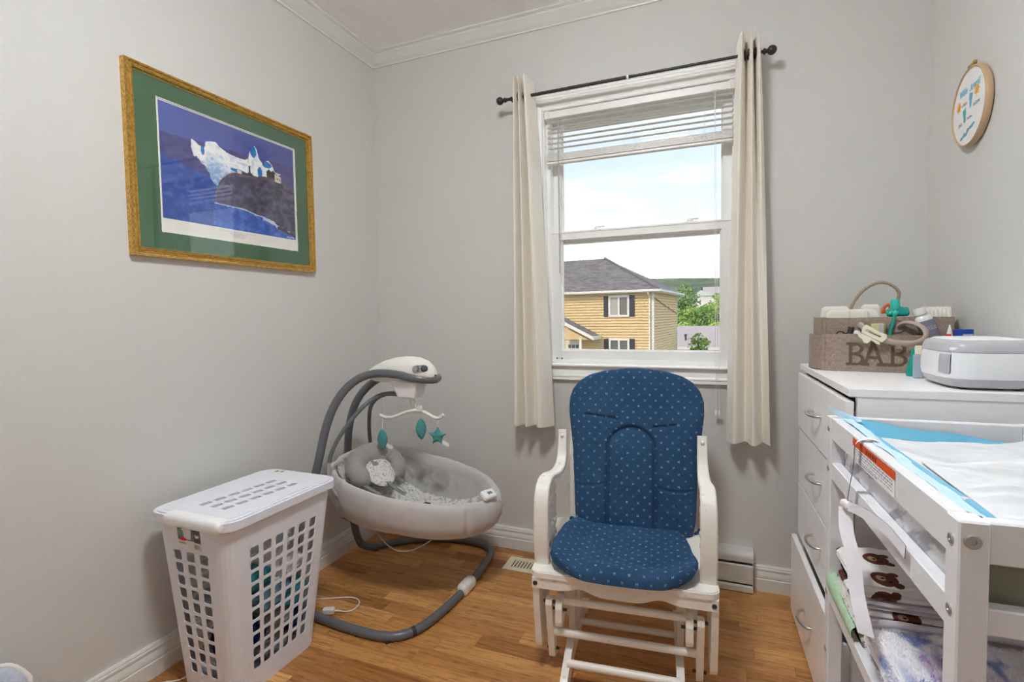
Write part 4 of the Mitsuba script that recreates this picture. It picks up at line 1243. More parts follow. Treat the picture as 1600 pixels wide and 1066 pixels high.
mat('mat_strap', (0.20, 0.20, 0.215), 0.8)
mat('mat_teal_strap', (0.035, 0.10, 0.09), 0.7)
obj('harness_strap', ribbon([(.305, -.478, .468), (.345, -.485, .452), (.385, -.490, .430), (.425, -.490, .405), (.455, -.480, .385)], .020, (.1, 1, .1)), 'mat_strap', sw, smooth=60)
obj('harness_strap', ribbon([(.275, -.552, .455), (.305, -.560, .440), (.345, -.560, .420), (.385, -.545, .397)], .018, (.1, 1, .1)), 'mat_strap', sw, smooth=60)
obj('harness_loop', tube(spline([(.240, -.570, .462), (.275, -.580, .452), (.315, -.555, .452), (.330, -.520, .458)], 16), .0042, 8), 'mat_teal_strap', sw, smooth=60)
obj('crotch_buckle', moved(rbox(-.014, .014, -.018, .018, -.006, .006, .004), (.545, -.47, .349)), 'mat_dark', sw, smooth=40)
obj('vibration_unit', frame_map(rbox(-.030, .030, -.022, .022, -.010, .014, .009, 12), (.806, -.436, .408), (.45, .89, 0), (-.76, .38, .52), (.46, -.23, .85)), 'mat_white_plastic', sw, smooth=45)
obj('unit_window', frame_map(rbox(-.008, .012, -.006, .006, .0135, .0155, .0008), (.806, -.436, .408), (.45, .89, 0), (-.76, .38, .52), (.46, -.23, .85)), 'mat_panel_grey', sw + '__vibration_unit')
obj('seat_wire', tube(spline([(.335, -.56, .30), (.42, -.585, .232), (.50, -.59, .205), (.575, -.56, .222), (.64, -.52, .27)], 24), .0032, 8), 'mat_champagne', sw, smooth=60)
obj('sling_fabric', sheet(np.array([[(SC[0] + SA[0] * u * .27 + SB[0] * w * .12, SC[1] + SA[1] * u * .27 + SB[1] * w * .12, .236 + .03 * u * u + .03 * w * w) for w in np.linspace(-1, 1, 9)] for u in np.linspace(-1, 1, 15)]), .004), 'mat_velour_dark', sw, smooth=60)
# mobile bar with its hook
barp = spline([(.322, -.452, .697), (.352, -.452, .688), (.395, -.452, .694), (.450, -.452, .715), (.500, -.452, .725), (.548, -.452, .716), (.585, -.452, .701), (.607, -.452, .702), (.624, -.452, .716)], 40)
bk = obj('mobile_bar', cat(tube(barp, .0072, 10, flat=1.0), moved(lathe([(.012, -.004), (.013, 0), (.012, .004)], 16), (.520, -.458, .735), rx=math.pi / 2)), 'mat_swing_white', sw, smooth=60)
obj('hook', tube(spline([(.497, -.452, .724), (.496, -.452, .752), (.490, -.452, .768), (.479, -.452, .769), (.473, -.452, .760), (.476, -.452, .752)], 20), .0028, 8), 'mat_swing_white', bk, smooth=60)
obj('hook', tube(spline([(.486, -.452, .788), (.486, -.452, .772), (.484, -.455, .766)], 8), .0026, 8), 'mat_swing_white', bk, smooth=60)


def felt(p, n, uv):
    k = fbm(p.x * 160, p.y * 160, p.z * 160, 3)
    return mix((0.055, 0.215, 0.225), (0.095, 0.30, 0.31), k)


scene['mat_teal_felt'] = {'type': 'twosided', 'bsdf': {'type': 'principled', 'base_color': proc(felt), 'roughness': 0.9, 'specular': 0.1}}


def pillow_shape(outline, thick):
    """A soft stuffed toy: the outline polygon inflated to both sides, in x-z, thickness along y."""
    poly = Polygon(outline)
    m = trimesh.creation.extrude_polygon(poly, .001, engine='earcut')
    pts = []
    n_in = 7
    rings = []
    o = np.array(poly.exterior.coords)[:-1]
    cen = np.array(poly.centroid.coords[0])
    for k in range(n_in):
        f = 1 - (k / (n_in - 1)) ** 1.0
        rings.append((cen + (o - cen) * max(f, .02), thick * math.sqrt(max(0, 1 - f ** 2.4))))
    front = np.array([np.stack([r[:, 0], np.full(len(o), -h), r[:, 1]], -1) for r, h in rings])
    back = np.array([np.stack([r[:, 0], np.full(len(o), h), r[:, 1]], -1) for r, h in rings])
    a, b = sheet(front.transpose(1, 0, 2), closed_u=True), sheet(back.transpose(1, 0, 2), closed_u=True)
    b.invert()
    m = cat(a, b)
    return m


leaf = spline([(0, .043, 0), (.016, .026, 0), (.023, .004, 0), (.019, -.020, 0), (.004, -.043, 0), (-.014, -.026, 0), (-.022, 0, 0), (-.015, .026, 0)], 48, True)[:, :2]
star = spline([((.040 if i % 2 == 0 else .0215) * math.sin(i * math.pi / 5), (.040 if i % 2 == 0 else .0215) * math.cos(i * math.pi / 5), 0) for i in range(10)], 70, True)[:, :2]
for nm, shp, x, z, y, rz, lab, strz in (('hanging_toy', leaf, .333, .594, -.455, .25, 'teal felt leaf toy hanging at the head end of the swing', .690),
                                       ('hanging_toy', leaf, .517, .650, -.448, .9, 'darker teal felt leaf toy hanging at the middle of the swing bar', .712),
                                       ('hanging_toy', star, .598, .628, -.455, .1, 'teal felt star toy hanging at the foot end of the swing', .700)):
    t = thing(nm, lab, 'toy', 'felt toys on the swing bar')
    obj('body', moved(pillow_shape(shp, .014), (x, y, z), rz=rz), 'mat_teal_felt', t, smooth=50)
    ztop = z + (.042 if shp is leaf else .039)
    obj('cord', rod((x, y, ztop - .002), (x + .002, -.452, strz), .0014, 6), 'mat_swing_white', t)
    if 'middle' not in lab:
        sg = A(x + .024, y - .006, z - .018)
        obj('care_tag', ribbon([tuple(sg), tuple(sg + A(.014, -.004, -.004)), tuple(sg + A(.032, -.002, -.012))], .016, (.25, 0, 1), .0008, 8), 'mat_white_cloth', t)
# power cord of the swing on the floor
cd = thing('power_cord', 'thin white power cord with plug lying on the floor beside the hamper', 'cord')
mat('mat_cord', (0.72, 0.71, 0.68), 0.45)
obj('cable', tube(spline([(.17, -.69, .003), (.23, -.66, .003), (.31, -.63, .004), (.355, -.66, .004), (.352, -.71, .004), (.318, -.728, .008), (.304, -.740, .012)], 40), .0028, 8), 'mat_cord', cd, smooth=60)
obj('plug', frame_map(rbox(-.022, .022, -.012, .012, -.011, .012, .005), (.288, -.748, .0125), (.9, .4, 0), (-.4, .9, 0), (0, 0, 1)), 'mat_cord', cd, smooth=40)
solo('phone_cable', tube(spline([(.010, -1.32, .055), (.030, -1.28, .003), (.065, -1.22, .003), (.105, -1.19, .003), (.12, -1.08, .003)], 24), .0022, 6), 'mat_cord', 'thin white cable between left wall and the hamper foot', 'cord', smooth=60)
# ------------------------------------------------------------------ glider rocking chair
GT = math.radians(6)
GO, GX, GY = A(1.373, -.783, 0), A(math.cos(GT), math.sin(GT), 0), A(-math.sin(GT), math.cos(GT), 0)
gmap = lambda m: frame_map(m, GO, GX, GY, A(0, 0, 1))
gl = thing('rocking_chair', 'white painted glider rocking chair with spindled bentwood arms under window', 'chair')
G_ = 'mat_glider'


def gobj(name, m, parent=gl, smooth=40, mt_=G_, **kw):
    return obj(name, gmap(m), mt_, parent, smooth=smooth, **kw)


seat = sbox(-.262, .002, .268, .43).buffer(-.03).buffer(.03, 6)
gobj('seat', cat(moved(extrude(seat.buffer(-.003), .003), (0, 0, .3385)), moved(extrude(seat, .016), (0, 0, .3225)), moved(extrude(seat.buffer(-.003), .002), (0, 0, .3205))))
ap = [(-.257, .3205), (.263, .3205), (.263, .290)]
xs_ = np.linspace(.255, -.249, 80)
ap += [(x, .2895 + .012 * math.exp(-((x - .112) / .035) ** 2) + .012 * math.exp(-((x + .112) / .035) ** 2) - .006 * math.exp(-(x / .085) ** 4)) for x in xs_] + [(-.257, .290)]
gobj('apron', frame_map(extrude(Polygon(ap), .018), (0, .024, 0), (1, 0, 0), (0, 0, 1), (0, -1, 0)))
for bx in (-.247, .2525):
    gobj('bolt', moved(lathe([(.0068, 0), (.0068, .002), (.004, .003), (.002, .001)], 14), (bx, .006, .305), rx=math.pi / 2), mt_='mat_dark')


def side_shape(poly, x, th, name, parent=gl):
    m = frame_map(extrude(Polygon(poly).buffer(-.004).buffer(.004, 4), th), (x - th / 2, 0, 0), (0, 1, 0), (0, 0, 1), (1, 0, 0))
    return gobj(name, m, parent, smooth=30)


hang = [(.012, .322), (.40, .322), (.40, .27), (.30, .25), (.19, .225), (.125, .17), (.098, .10), (.085, .085), (.050, .083), (.040, .10), (.030, .16), (.018, .23), (.012, .28)]
for sx in (-.2465, .2555):
    side_shape(hang, sx, .019, 'side_plate')
for sx in (-.2095, .2195):
    side_shape([(.016, .235), (.020, .250), (.034, .256), (.048, .250), (.052, .236), (.094, .060), (.090, .046), (.076, .042), (.062, .048), (.058, .060)], sx, .019, 'swing_arm')
    side_shape([(.330, .235), (.334, .250), (.348, .256), (.362, .250), (.366, .236), (.322, .060), (.318, .046), (.304, .042), (.290, .048), (.286, .060)], sx, .019, 'swing_arm')
    for (y, z) in ((.078, .066), (.035, .238)):
        gobj('bolt', rod((sx - .018, y, z), (sx + .020, y, z), .0045, 10), mt_='mat_dark')
for sx in (-.180, .190):
    side_shape([(.018, .185), (.022, .170), (.040, .164), (.056, .172), (.10, .205), (.30, .205), (.345, .172), (.365, .168), (.38, .185), (.385, .235), (.36, .256), (.05, .256), (.026, .245), (.018, .225)], sx, .020, 'base_rail')
    gobj('bolt', rod((sx - .022, .040, .215), (sx + .022, .040, .215), .0045, 10), mt_='mat_dark')
    xx = sx * .90
    side_shape([(.15, .26), (.15, .055), (.20, .055), (.20, .26)], xx, .019, 'base_post')
    side_shape([(.26, .26), (.26, .055), (.31, .055), (.31, .26)], xx, .019, 'base_post')
    side_shape([(-.045, 0), (-.050, .022), (-.02, .044), (.09, .088), (.16, .095), (.32, .095), (.42, .04), (.46, .022), (.455, 0), (.40, 0), (.34, .030), (.10, .030), (.03, .004), (.02, 0)], xx - .004 * np.sign(sx), .022, 'base_foot')
for (a, b, y, z, r) in ((-.172, .182, .050, .237, .0115), (-.200, .210, .060, .131, .0115), (-.155, .165, .020, .064, .0115), (-.172, .182, .335, .215, .0115), (-.155, .165, .35, .062, .0115), (-.155, .165, .23, .070, .010)):
    gobj('rung', rod((a, y, z), (b, y, z), r, 14))
for sx in (-1, 1):
    c0 = .0035
    path = [(.062, .338), (.046, .40), (.044, .47), (.052, .535), (.075, .574), (.115, .588), (.17, .580), (.23, .569), (.285, .570), (.325, .588), (.343, .622), (.352, .660), (.356, .690)]
    p2 = spline([(0, y, z) for y, z in path], 70)[:, 1:]
    tt = np.linspace(0, 1, 70)
    ctr = np.where(tt < .35, .2385, .2385 + (.2265 - .2385) * np.clip((tt - .35) / .4, 0, 1)) if sx < 0 else np.where(tt < .35, .2385, .2385 + (.243 - .2385) * np.clip((tt - .35) / .4, 0, 1))
    wid = np.interp(tt, [0, .3, .55, .8, 1], [.046, .044, .042, .034, .030])
    d = np.gradient(p2, axis=0)
    d /= np.linalg.norm(d, axis=1, keepdims=True)
    nn = np.stack([-d[:, 1], d[:, 0]], 1)
    th_ = .010
    ring = []
    for k in range(70):
        c_, w_ = ctr[k] * sx + c0, wid[k]
        q = []
        for ax_, bx in ((1, .62), (.82, 1), (-.82, 1), (-1, .62), (-1, -.62), (-.82, -1), (.82, -1), (1, -.62)):
            y, z = p2[k] + nn[k] * th_ * bx
            q.append((c_ + ax_ * w_ / 2, y, z))
        ring.append(q)
    R = np.array(ring)
    m = sheet(R.transpose(1, 0, 2), closed_u=True)
    cap0, cap1 = trimesh.Trimesh(R[0], [[0, i, i + 1] for i in range(1, 7)], process=False), trimesh.Trimesh(R[-1], [[0, i + 1, i] for i in range(1, 7)], process=False)
    if m.volume < 0:
        m.invert()
    gobj('arm', cat(m, cap0, cap1), smooth=35)
    gobj('arm_bolt', moved(trimesh.creation.icosphere(2, .0065), (ctr[-1] * sx + c0, .342, .672)), smooth=True, mt_='mat_trim')
    for y0 in (.115, .165, .215):
        zt = np.interp(y0, p2[20:, 0], p2[20:, 1])
        zs = np.linspace(.338, zt, 40)
        f = (zs - .338) / (zt - .338)
        rr_ = .0075 + .0030 * np.sin(f * math.pi) + .0026 * np.cos(f * 38) * (np.abs(f - .5) > .10) + .0012 * np.cos(f * 90)
        gobj('spindle', moved(lathe(list(zip(np.maximum(rr_, .005), zs)), 14), (.2365 * sx + c0, y0, 0)), smooth=50)
    # back post, leaning
    gobj('back_post', tube([(sx * .205 + .008, .415, .32), (sx * .212 + .008, .440, .52), (sx * .205 + .008, .492, .80)], [.017, .017, .013], 10), smooth=50)
gobj('back_rail', tube(spline([(-.20, .49, .80), (-.10, .503, .862), (.008, .506, .876), (.116, .503, .862), (.215, .49, .80)], 24), .017, 10, flat=1.0), smooth=50)
gobj('back_rail', cham(-.205, .222, .405, .425, .335, .375))
for i in range(5):
    x = -.132 + .070 * i
    gobj('back_slat', tube([(x, .417, .36), (x * 1.02, .445, .55), (x, .500, .85)], .007, 8), smooth=50)


# cushions: dark blue cotton woven with small pale paired flecks (uv in metres on the cloth)
def denim(p, n, uv):
    u, v = uv.x, uv.y
    row = dr.floor(v / .0215)
    su = u + dr.select((row - 2 * dr.floor(row / 2)) > .5, .0195, 0.0)
    cu, cv = su - dr.floor(su / .039) * .039 - .0195, v - row * .0215 - .01075
    cu += (cell_rand(dr.floor(su / .039), row, 2) - .5) * .004
    bar = (smoothstep(.0011, .0004, dr.abs(dr.abs(cu) - .0021)) * smoothstep(.0042, .0030, dr.abs(cv)))
    mid = smoothstep(.0022, .0012, dr.abs(cu)) * smoothstep(.0010, .0003, dr.abs(cv)) * .7
    k = cell_rand(dr.floor(su / .039), row, 7)
    weave = fbm(u * 420, v * 420, 0.0, 2)
    fade = fbm(u * 9, v * 9, 3.0, 3)
    base = mix((0.014, 0.045, 0.112), (0.036, 0.090, 0.180), dr.clip(.55 * weave + .6 * (fade - .2), 0, 1))
    return mix(base, (0.42, 0.47, 0.52), dr.clip(bar + mid, 0, 1) * (.25 + .6 * k))


scene['mat_denim'] = {'type': 'twosided', 'bsdf': {'type': 'principled', 'base_color': proc(denim), 'roughness': 0.88, 'specular': 0.15, 'sheen': 0.5}}
bc = thing('back_cushion', 'tall rounded dark blue flecked cushion against the back of rocking chair', 'cushion')
nu, nv = 121, 150
S, Tt = np.meshgrid(np.linspace(-1, 1, nu), np.linspace(0, 1, nv), indexing='ij')
LEN = .610
hwid = lambda t: np.interp(t, [0, .03, .10, .30, .50, .62, .72, .80, .86, .91, .95, .98, 1.0], [.176, .196, .206, .213, .222, .232, .240, .2395, .228, .206, .170, .115, .02])
W_ = hwid(Tt)
x = .022 + S * W_ + .006 * Tt * 0
v = Tt * LEN
edge_t = np.clip(np.minimum(v, LEN - v) / .045, 0, 1)
edge_s = np.clip((1 - np.abs(S)) * W_ / .045, 0, 1)
puff = np.sqrt(np.clip(1 - (1 - edge_s) ** 2.2, 0, 1)) * np.sqrt(np.clip(1 - (1 - edge_t) ** 2.2, 0, 1))
# stitched lines: an arch in the middle, cross seams
ax_w = .0815
d_arch = np.where(v < .30, np.abs(np.abs(x - .012) - ax_w), np.abs(np.hypot(x - .012, (v - .30) / 1.02) - ax_w))
d_arch = np.where(v < .305, d_arch, d_arch)
g = np.exp(-(d_arch / .006) ** 2) * .013
g += np.exp(-(d_arch / .020) ** 2) * .005
creaseL = np.abs(v - (.415 + .22 * (x + .06) ** 1 * -1.0 * .55)) + 10 * ((x > -.035) | (x < -.155))
creaseR = np.abs(v - (.388 + .12 * (x - .10))) + 10 * ((x < .085) | (x > .165))
seamR = np.abs(v - (.165 + 3.0 * (x - .165) ** 2)) + 10 * ((x < .10) | (x > .235))
seamL = np.abs(v - (.165 + 3.0 * (x + .150) ** 2)) + 10 * ((x > -.075) | (x < -.20))
for d_, a_ in ((creaseL, .008), (creaseR, .008), (seamR, .005), (seamL, .003)):
    g += np.exp(-(d_ / .004) ** 2) * a_
lump = .012 * (meshkit.fbm(np.stack([x * 7, v * 7, x * 0], -1), 3, 31) - .5) + .004 * (meshkit.fbm(np.stack([x * 34, v * 22, x * 0], -1), 2, 32) - .5)
hf = (.030 + lump) * puff - g * puff
lean = lambda v: (.365 + .145 * (v / LEN) ** 1.12, .322 + .966 * v - .012 * (v / LEN) ** 2)
ly, lz = lean(v)
nl = A(-.97, .245)
front = np.stack([x, ly + nl[0] * hf, lz + nl[1] * hf], -1)
backp = np.stack([x, ly - nl[0] * .022 * puff, lz - nl[1] * .022 * puff], -1)
mf, mb = sheet(front), sheet(backp)
uvf = np.stack([x, v], -1).reshape(-1, 2)
m = trimesh.Trimesh(np.vstack([mf.vertices, mb.vertices]), np.vstack([mf.faces, mb.faces[:, ::-1] + len(mf.vertices)]), process=False)
obj('cover', gmap(m), 'mat_denim', bc, smooth=True, uv=np.vstack([uvf, uvf]))
tie = [(.236, .385, .345), (.246, .392, .352), (.250, .40, .345)]
obj('piping', gmap(tube(np.vstack([np.stack([.022 + hwid(q) * 1.0, *lean(q * LEN)]) for q in np.linspace(.02, .985, 60)] + [np.stack([.022 - hwid(q) * 1.0, *lean(q * LEN)]) for q in np.linspace(.985, .02, 60)]), .0042, 8)), 'mat_denim', bc, smooth=60, uv=None) if False else None
for sx in (-1, 1):
    obj('tie', gmap(cat(tube(spline([(.022 + sx * .205, .380, .345), (.022 + sx * .222, .395, .352), (.022 + sx * .228, .41, .345)], 10), .005, 6), trimesh.creation.icosphere(2, .009).apply_translation((.022 + sx * .222, .393, .352)))), 'mat_strap_blue' if 'mat_strap_blue' in scene else mat('mat_strap_blue', (.020, .062, .135), .85, spec=.15), bc, smooth=60)

sc = thing('seat_cushion', 'flat dark blue flecked cushion with curled edges on rocking chair seat', 'cushion')
S, Q = np.meshgrid(np.linspace(-1, 1, 110), np.linspace(0, 1, 90), indexing='ij')
wd = np.interp(Q, [0, .03, .08, .18, .35, .7, .93, 1], [.150, .175, .197, .212, .217, .205, .190, .172])
x = .002 + S * wd
y = -.036 + .385 * Q + .020 * np.abs(S) ** 3 * (1 - Q) * 1.2
e1_ = np.clip((1 - np.abs(S)) * wd / .035, 0, 1)
e2_ = np.clip(np.minimum(Q, 1 - Q) * .385 / .035, 0, 1)
puff = np.sqrt(np.clip(1 - (1 - e1_) ** 2.2, 0, 1)) * np.sqrt(np.clip(1 - (1 - e2_) ** 2.2, 0, 1))
curl = .038 * np.clip((-S - .62) / .38, 0, 1) ** 1.6 * np.clip(1.2 - np.abs(Q - .55) * 1.3, 0, 1) + .036 * np.clip((S - .70) / .30, 0, 1) ** 1.6 * np.clip(1 - np.abs(Q - .20) * 2.6, 0, 1)
front_roll = .010 * np.exp(-((Q - .10) / .10) ** 2)
lump = .010 * (meshkit.fbm(np.stack([x * 8, y * 8, x * 0], -1), 3, 41) - .5) + .004 * (meshkit.fbm(np.stack([x * 40, y * 30, x * 0], -1), 2, 42) - .5)
sag = -.008 * np.exp(-((S / .55) ** 2 + ((Q - .55) / .35) ** 2))
zc = .3425 + curl
top = np.stack([x, y, zc + .006 + (.025 + 1.3 * lump + sag + front_roll) * puff], -1)
bot = np.stack([x, y, zc + .006 - .0055 * puff], -1)
mt2, mb2 = sheet(top), sheet(bot)
if mt2.face_normals[2000][2] < 0:
    mt2.invert()
else:
    mb2.invert()
arc = np.concatenate([np.zeros((x.shape[0], 1)), np.cumsum(np.hypot(np.diff(y, axis=1), np.diff(top[..., 2], axis=1)), axis=1)], axis=1)
uvf = np.stack([x + .01, arc], -1).reshape(-1, 2)
m = trimesh.Trimesh(np.vstack([mt2.vertices, mb2.vertices]), np.vstack([mt2.faces, mb2.faces + len(mt2.vertices)]), process=False)
obj('cover', gmap(m), 'mat_denim', sc, smooth=True, uv=np.vstack([uvf, uvf]))
# ------------------------------------------------------------------ dresser (front faces the left wall)
DN, DU = A(1.922, -.768, 0), A(-.031, .9995, 0)       # near front corner; along the front to the window wall
DV = A(.9995, .031, 0)                                # into its depth
dmap = lambda m: frame_map(m, DN, DU, DV, A(0, 0, 1))
dw = thing('dresser', 'white four drawer dresser with bow handles in the right corner', 'dresser')
DL, DD, DH = .650, .362, .914
LQ = 'mat_white_lacquer'
obj('top', dmap(cham(0, DL, 0, DD, DH - .021, DH, .002)), LQ, dw)
obj('side_panel', dmap(box(.003, .020, .018, DD, .0, DH - .021)), LQ, dw)
obj('side_panel', dmap(box(DL - .020, DL - .003, .018, DD, 0, DH - .021)), LQ, dw)
obj('back_panel', dmap(box(.02, DL - .02, DD - .008, DD - .002, .02, DH - .021)), LQ, dw)
obj('plinth', dmap(box(.02, DL - .02, .035, .05, 0, .05)), LQ, dw)
for z in (.685, .486, .295):
    obj('drawer_rail', dmap(box(.02, DL - .02, .022, .040, z - .008, z + .008)), LQ, dw)
for i, (z0, z1, pull) in enumerate(((.689, .882, .004), (.491, .683, .0), (.299, .485, .0), (.012, .2905, .021))):
    d = obj('drawer', dmap(cham(.004, DL - .004, -pull - .001, .016 - pull, z0, z1, .0015)), LQ, dw)
    obj('tray', dmap(cat(box(.03, .042, .016 - pull, .30, z0 + .02, z1 - .03), box(DL - .042, DL - .03, .016 - pull, .30, z0 + .02, z1 - .03), box(.03, DL - .03, .016 - pull, .30, z0 + .015, z0 + .02))), LQ, d)
    zc = (z0 + z1) / 2 + (.006 if i < 3 else .0)
    h = spline([(DL / 2 - .052, -pull, zc), (DL / 2 - .049, -pull - .012, zc), (DL / 2 - .030, -pull - .025, zc), (DL / 2, -pull - .030, zc), (DL / 2 + .030, -pull - .025, zc), (DL / 2 + .049, -pull - .012, zc), (DL / 2 + .052, -pull, zc)], 40)
    obj('handle', dmap(tube(h, .0045, 10)), 'mat_steel', d, smooth=60)
    labels[d + '__handle'] = {'label': 'chrome bow handle'}
TOPZ = DH

# ------------------------------------------------------------------ felt caddy on the dresser
ca_ = math.radians(-7)
KO, KX, KY = A(1.932, -.341, TOPZ), A(math.cos(ca_), math.sin(ca_), 0), A(-math.sin(ca_), math.cos(ca_), 0)
kmap = lambda m: frame_map(m, KO, KX, KY, A(0, 0, 1))


def felt_brown(p, n, uv):
    k = fbm(p.x * 130, p.y * 130, p.z * 130, 3)
    k2 = smoothstep(.55, .75, noise(p.x * 420, p.y * 420, p.z * 420))
    return mix(mix((0.235, 0.172, 0.140), (0.385, 0.300, 0.258), k), (0.50, 0.42, 0.37), k2 * .5)


scene['mat_felt'] = {'type': 'twosided', 'bsdf': {'type': 'principled', 'base_color': proc(felt_brown), 'roughness': 0.95, 'specular': 0.08, 'sheen': 0.4}}
mat('mat_letter', (0.135, 0.098, 0.072), 0.9, spec=0.1)
mat('mat_rope', (0.36, 0.285, 0.215), 0.9, spec=0.1)
cdk = thing('diaper_caddy', 'brown felt caddy lettered BABY with two handles on the dresser', 'caddy')


def felt_wall(pts, z0, z1, th=.004, n=30, top_wave=0.0, seed=0):
    p = spline([(x, y, 0) for x, y in pts], n) if len(pts) > 2 else np.linspace(A(*pts[0], 0), A(*pts[1], 0), n)
    zs = np.linspace(0, 1, 8)
    P = np.zeros((n, 8, 3))
    P[:, :, 0], P[:, :, 1] = p[:, 0:1], p[:, 1:2]
    P[:, :, 2] = z0 + (z1 - z0) * zs
    if top_wave:
        w = meshkit.noise(np.stack([p[:, 0] * 12, p[:, 1] * 12, p[:, 0] * 0], -1), seed) - .5
        P[:, :, 2] += w[:, None] * top_wave * zs
        P[:, :, 1] += w[:, None] * top_wave * zs
    return sheet(P, th)


KW, KD = .335, .170
obj('front_pocket', kmap(felt_wall([(.004, 0), (.09, -.003), (.17, -.002), (.25, -.003), (KW, 0)], 0, .113, top_wave=.008, seed=2)), 'mat_felt', cdk, smooth=60)
obj('side_pocket', kmap(felt_wall([(.004, 0), (-.016, .028), (-.028, .065), (-.030, .11), (-.024, KD)], 0.004, .112, top_wave=.006, seed=3)), 'mat_felt', cdk, smooth=60)
obj('side_pocket', kmap(felt_wall([(KW, 0), (KW + .012, .05), (KW + .012, .12), (KW + .004, KD)], 0.004, .112)), 'mat_felt', cdk, smooth=60)
obj('main_wall', kmap(felt_wall([(.004, .046), (.17, .044), (KW - .004, .046)], 0, .165, top_wave=.005, seed=4)), 'mat_felt', cdk, smooth=60)
obj('main_wall', kmap(felt_wall([(.004, .046), (-.006, .09), (-.016, KD)], 0, .166)), 'mat_felt', cdk, smooth=60)
obj('main_wall', kmap(felt_wall([(KW - .004, .046), (KW, .10), (KW, KD)], 0, .164)), 'mat_felt', cdk, smooth=60)
obj('main_wall', kmap(felt_wall([(-.016, KD), (KW, KD)], 0, .164)), 'mat_felt', cdk, smooth=60)
obj('bottom', kmap(moved(extrude(Polygon([(.004, 0), (KW, 0), (KW + .010, .08), (KW, KD), (-.020, KD), (-.026, .06)]), .003), (0, 0, .0005))), 'mat_felt', cdk)
obj('corner_seam', kmap(cat(moved(cham(-.003, .006, -.005, .003, .0, .113, .001), (.003, 0, 0)), cham(.004, .014, .040, .047, .11, .167, .001))), 'mat_felt', cdk)
obj('hem', kmap(tube(spline([(.004, -.003, .003), (.12, -.006, .003), (.24, -.006, .003), (KW, -.003, .003)], 20), .0024, 6)), 'mat_rope', cdk, smooth=60)


def serif(ch, h):
    """Slab serif capitals from strokes, h tall."""
    t = h * .115
    L = lambda *p: LineString(p).buffer(t / 2, cap_style=2)
    if ch == 'B':
        bowl = lambda cy, rx, ry: affinity.translate(affinity.scale(Point(0, 0).buffer(1, 24), rx, ry), .30 * h, cy)
        up = bowl(.745 * h, .30 * h, .255 * h).difference(bowl(.745 * h, .30 * h - t * 1.1, .255 * h - t * .8))
        dn = bowl(.265 * h, .35 * h, .265 * h).difference(bowl(.265 * h, .35 * h - t * 1.1, .265 * h - t * .8))
        cut = sbox(.30 * h, -h, h, 2 * h)
        return unary_union([up.intersection(cut), dn.intersection(cut), L((.14 * h, 0), (.14 * h, h)), L((-.02 * h, t / 2), (.32 * h, t / 2)), L((-.02 * h, h - t / 2), (.32 * h, h - t / 2)), L((.14 * h, .51 * h), (.32 * h, .51 * h))])
    if ch == 'A':
        return unary_union([L((.10 * h, t * .3), (.40 * h, h)), L((.40 * h, h), (.72 * h, t * .3)), L((.20 * h, .36 * h), (.62 * h, .36 * h)), L((-.05 * h, t / 2), (.26 * h, t / 2)), L((.54 * h, t / 2), (.90 * h, t / 2)), sbox(.34 * h, h - t * .5, .46 * h, h)])
    return unary_union([L((.40 * h, 0), (.40 * h, .46 * h)), L((.40 * h, .46 * h), (.10 * h, h - t / 2)), L((.40 * h, .46 * h), (.70 * h, h - t / 2)), L((.22 * h, t / 2), (.58 * h, t / 2)), L((-.04 * h, h - t / 2), (.24 * h, h - t / 2)), L((.56 * h, h - t / 2), (.84 * h, h - t / 2))])


for ch, x in (('B', .067), ('A', .106), ('B', .172), ('Y', .226)):
    lt = extrude(serif(ch, .070), .0024)
    obj('letter', kmap(frame_map(lt, (x, -.0040, .019), (1, 0, 0), (0, 0, 1), (0, -1, 0))), 'mat_letter', cdk)
obj('handle', kmap(tube(spline([(.078, .150, .150), (.088, .150, .195), (.104, .148, .230), (.128, .146, .259), (.163, .145, .276), (.193, .146, .268), (.214, .148, .246), (.214, .150, .225), (.207, .152, .195), (.205, .152, .150)], 50), .0048, 10)), 'mat_rope', cdk, smooth=60)
hd_ = spline([(.203, .038, .138), (.212, .022, .147), (.230, .004, .147), (.248, -.014, .136), (.256, -.026, .117), (.250, -.031, .101), (.232, -.033, .091), (.205, -.033, .089), (.175, -.030, .093), (.150, -.022, .101), (.120, -.004, .118), (.106, .02, .140), (.102, .040, .140)], 60)
mat('mat_felt_pale', (0.46, 0.385, 0.34), 0.95, spec=0.08)
obj('handle', kmap(tube(hd_, .0095, 12, flat=.6)), 'mat_felt_pale', cdk, smooth=60)
obj('lining_cord', kmap(tube([(.196 + .019 * math.cos(a), .040 - .001, .138 + .019 * math.sin(a)) for a in np.linspace(0, 2 * math.pi, 28, endpoint=False)], .0014, 6, closed=True)), 'mat_felt', cdk)

# what stands in and at the caddy
mat('mat_diaper', (0.74, 0.715, 0.65), 0.85, spec=0.15)
mat('mat_cream_plastic', (0.78, 0.74, 0.58), 0.35)


def diaper(x0, x1, y0, y1, z0, z1, seed):
    """A folded diaper lying flat: a soft slab with a rolled fold and pleats."""
    u, w = np.meshgrid(np.linspace(0, 1, 30), np.linspace(0, 1, 30), indexing='ij')
    e = np.sqrt(np.clip(1 - (np.abs(2 * u - 1)) ** 10, 0, 1)) * np.sqrt(np.clip(1 - (np.abs(2 * w - 1)) ** 10, 0, 1))
    n = meshkit.fbm(np.stack([u * 4, w * 9, u * 0], -1), 3, seed) - .5
    top = np.stack([x0 + (x1 - x0) * u, y0 + (y1 - y0) * w, (z0 + z1) / 2 + ((z1 - z0) / 2 + .004 * n) * e], -1)
    bot = top.copy()
    bot[..., 2] = (z0 + z1) / 2 - (z1 - z0) / 2 * e
    a, b = sheet(top), sheet(bot)
    if a.face_normals[400][2] < 0:
        a.invert()
    else:
        b.invert()
    return cat(a, b)


